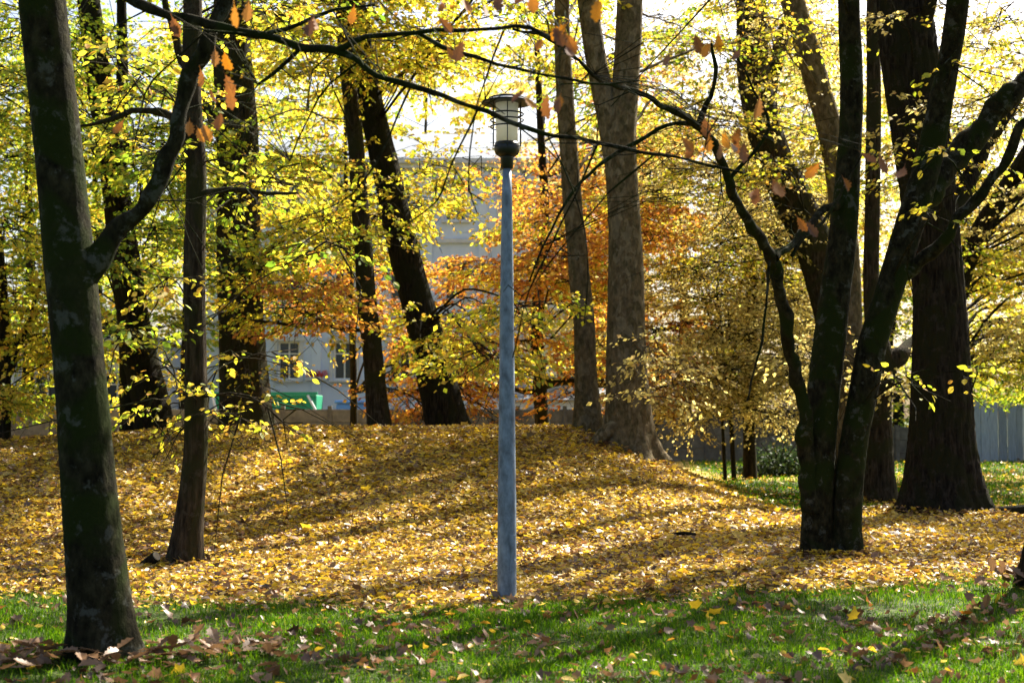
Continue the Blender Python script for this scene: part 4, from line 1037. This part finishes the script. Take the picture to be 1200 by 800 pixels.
# ------------------------------------------------------------------ grass
def frustum_pts(n, y0, y1, margin=1.35, pw=1.0):
    y = y0 + (y1 - y0) * rng.random(n) ** pw
    x = (rng.random(n) * 2 - 1) * (.36 * y * margin + .6)
    return x, y
def grass(name, x, y, hmin, hmax, wid, label):
    n = len(x); z = hgt(x, y)
    a = rng.uniform(0, 2 * math.pi, n); h = rng.uniform(hmin, hmax, n) * (1 + .45 * und(x * 3.1, y * 3.1) + .3 * und(x * 9, y * 8)); lean = rng.uniform(.1, .9, n) * h; b = rng.uniform(0, 2 * math.pi, n)
    w = wid * rng.uniform(.7, 1.3, n) * .5
    base = np.stack([x, y, z - .01], 1); wd = np.stack([np.cos(a) * w, np.sin(a) * w, 0 * a], 1)
    ld = np.stack([np.cos(b), np.sin(b), 0 * b], 1)
    up = np.array((0, 0, 1.))
    m1 = base + up * (h * .55)[:, None] + ld * (lean * .28)[:, None]
    tp = base + up * (h * (1 - .25 * lean / h))[:, None] + ld * lean[:, None]
    V = np.stack([base - wd, base + wd, m1 + wd * .8, m1 - wd * .8, tp], 1).reshape(-1, 3)
    i = np.arange(n)[:, None] * 5
    lo = np.concatenate([i + np.array([[0, 1, 2, 3, 3, 2, 4]])], 1).ravel(); si = np.tile([4, 3], n)
    o_ = mesh_np(name, V, lo, si, M['grass']); return tag(o_, label, 'grass', kind='stuff')
x, y = frustum_pts(370000, 7.0, 14.6, 1.4, .85)
edge = lawn_edge(x)
patch = und(x * 1.1 + 4, y * 1.1)
keep = rng.random(len(x)) < np.clip(1.05 - sm((y - edge + .55) / 1.5) * 1.02, 0.0, 1) * np.clip(.66 + .5 * patch + .3 * und(x * 4 + 1, y * 4), .12, 1)
left_mix = (x < -3.2) & (y > edge) & (y < 15) & (rng.random(len(x)) < .18)
keep |= left_mix
grass('grass', x[keep], y[keep], .02, .075, .007, 'short green lawn grass in front of the leaves')
n = 80000
x = rng.uniform(2.5, 26, n); y = 22.5 + 26 * rng.random(n) ** 1.3
keep = (litter_amount(x, y) < .75) & (rng.random(n) > litter_amount(x, y) * .8) & (x < .36 * y * 1.45 + 1)
grass('lawn_grass', x[keep], y[keep], .05, .12, .022, 'sunlit lawn grass beyond the thick trunk near the wall')

# ------------------------------------------------------------------ fallen leaves
def scatter_litter(x, y, lift, smin, smax, tmpl, fc, mat, tilt=.75, parent=ground):
    n = len(x); z = hgt(x, y) + lift
    a = rng.uniform(0, 2 * math.pi, n)
    nr = np.stack([rng.normal(0, tilt, n), rng.normal(0, tilt, n), np.ones(n)], 1)
    dr = np.stack([np.cos(a), np.sin(a), rng.normal(0, .25, n)], 1)
    o_ = leaves_mesh('leaf_litter', np.stack([x, y, z], 1), dr, nr, smin * .8 + (smax * 1.22 - smin * .8) * rng.random(n) ** 1.9, tmpl, fc, M[mat], parent, curl=rng.uniform(-1.5, 3.5, n)); o_['kind'] = 'stuff'; return o_
def drift(x, y):
    return .5 * und(x * 1.6 + 3, y * 1.1) + .35 * und(x * 3.7, y * 2.9 + 5) + .3 * und(x * 8.1 + 1, y * 6.3)
def litter_pts(n, y0, y1, k=1.0, margin=1.25, pw=1.0, bias=1):
    x, y = frustum_pts(n, y0, y1, margin, pw)
    keep = rng.random(n) < litter_amount(x, y) * k * np.clip(.70 + 1.0 * bias * drift(x, y), .08, 1)
    return x[keep], y[keep]
x, y = litter_pts(17000, 11.4, 17.5); scatter_litter(x, y, rng.uniform(.005, .05, len(x)), .04, .085, MAPLE, MAPLE_F, 'litter', .5)
x, y = litter_pts(80000, 11.4, 17.5); scatter_litter(x, y, rng.uniform(.005, .05, len(x)), .04, .08, OVAL, OVAL_F, 'litter', .5)
x, y = litter_pts(20000, 11.4, 17.5, bias=-1); scatter_litter(x, y, rng.uniform(.005, .045, len(x)), .045, .095, OVAL, OVAL_F, 'litter_brown', .5)
x, y = litter_pts(220000, 17.3, 30.5); scatter_litter(x, y, rng.uniform(.005, .05, len(x)), .045, .10, KITE, KITE_F, 'litter', .5)
x, y = litter_pts(9000, 17, 30.5); keep = rng.random(len(x)) < .6; scatter_litter(x[keep], y[keep], rng.uniform(.01, .06, keep.sum()), .07, .14, MAPLE, MAPLE_F, 'litter', .5)
x, y = litter_pts(38000, 17.3, 30.5, bias=-1); scatter_litter(x, y, rng.uniform(.005, .045, len(x)), .05, .10, KITE, KITE_F, 'litter_brown', .5)
# thin scatter on the lawns
n = 10000; x, y = frustum_pts(n, 6.5, 13.2, 1.2); cl_ = und(x * 1.7 + 2, y * 1.7); keep = rng.random(n) < np.clip(.28 + .8 * cl_ + .4 * und(x * 5, y * 5 + 3), .04, .9)
scatter_litter(x[keep], y[keep], rng.uniform(.01, .05, keep.sum()), .035, .085, MAPLE, MAPLE_F, 'litter_brown', .9)
n = 1200; x, y = frustum_pts(n, 6.5, 13.8, 1.3); scatter_litter(x, y, rng.uniform(.01, .06, n), .035, .075, OVAL, OVAL_F, 'litter', .7)
n = 5000; x = rng.uniform(3, 24, n); y = rng.uniform(23, 48, n); scatter_litter(x, y, rng.uniform(.02, .08, n), .07, .14, KITE, KITE_F, 'litter', .6)
# leaves banked against the trunks, and twigs lying among the litter
def bank(b, r0, r1, n, h, mat='litter'):
    a = rng.uniform(0, 2 * math.pi, n); rr = r0 + (r1 - r0) * rng.random(n) ** 1.6
    x_, y_ = b[0] + rr * np.cos(a), b[1] + rr * np.sin(a)
    scatter_litter(x_, y_, .01 + h * (1 - (rr - r0) / (r1 - r0)) ** 1.5 * rng.uniform(.3, 1, n), .05, .10, OVAL, OVAL_F, mat, .6)
for b_, r0_, r1_, n_, h_ in ((t2.base, .17, .6, 500, .09), (t11.base, .33, .95, 1100, .11), (t12.base, .8, 1.7, 1500, .14), (t9.base, .6, 1.4, 900, .12), (t8.base, .3, .9, 400, .1), (lb, .08, .3, 90, .05), (t13.base, .3, .8, 300, .1)):
    bank(b_, r0_, r1_, n_, h_); bank(b_, r0_, r1_, n_ // 2, h_, 'litter_brown')
n = 300; x, y = frustum_pts(n, 13.2, 25, 1.2); z = hgt(x, y) + .035; a = rng.uniform(0, 6.28, n); l_ = rng.uniform(.06, .3, n)
c0 = np.stack([x, y, z], 1); dv = np.stack([np.cos(a) * l_, np.sin(a) * l_, rng.normal(0, .02, n)], 1)
o = tubes_batch('litter_twigs', np.stack([c0 - dv, c0 + rng.normal(0, .012, (n, 3)), c0 + dv], 1), np.tile([[.006, .005, .003]], (n, 1)), 4, M['bark_mid'], ground, (0, 0, 0)); o['kind'] = 'stuff'
# single leaves one can pick out in the foreground: heap at the near trunk, pile at the right edge, lawn
def single(x, y, lift, me, size, tilt=.5):
    o_ = link(bpy.data.objects.new('fallen_leaf', me), ground)
    o_.location = (x, y, float(hgt(x, y)) + lift); o_.scale = (size,) * 3
    o_.rotation_euler = (random.gauss(0, tilt), random.gauss(0, tilt), random.uniform(0, 6.28)); return o_
bx, by = t1.base[0], t1.base[1]
for k in range(170):
    a = random.uniform(math.pi * .85, math.pi * 2.25); rr = .28 + abs(random.gauss(0, .42))
    xx, yy = bx + rr * 1.25 * math.cos(a), by - .05 + rr * .8 * math.sin(a)
    single(xx, yy, max(.025, .10 - .08 * rr) + random.uniform(0, .025), random.choice(OAKB), random.uniform(.10, .17), .17)
ex, ey = t17.base[0] - .45, t17.base[1] - .25
for k in range(55):
    rr = abs(random.gauss(0, .38)); a = random.uniform(0, 6.28)
    single(ex + rr * 1.1 * math.cos(a), ey + rr * .7 * math.sin(a), max(.03, .16 - .15 * rr) + random.uniform(0, .04), random.choice(OAKB), random.uniform(.09, .15), .4)
for k in range(75):
    yy = random.uniform(8.3, 12.9); xx = random.uniform(-1, 1) * .37 * yy
    b_ = random.random() < .55
    single(xx, yy, random.uniform(.02, .06), random.choice(OAKB) if b_ else random.choice(OAKS) if random.random() < .5 else MAPLE_MESH, random.uniform(.07, .13), .6)
print('TRIS', sum(sum(len(p.vertices) - 2 for p in me.polygons) if len(me.polygons) < 2000 else len(me.loops) - 2 * len(me.polygons) for me in bpy.data.meshes))
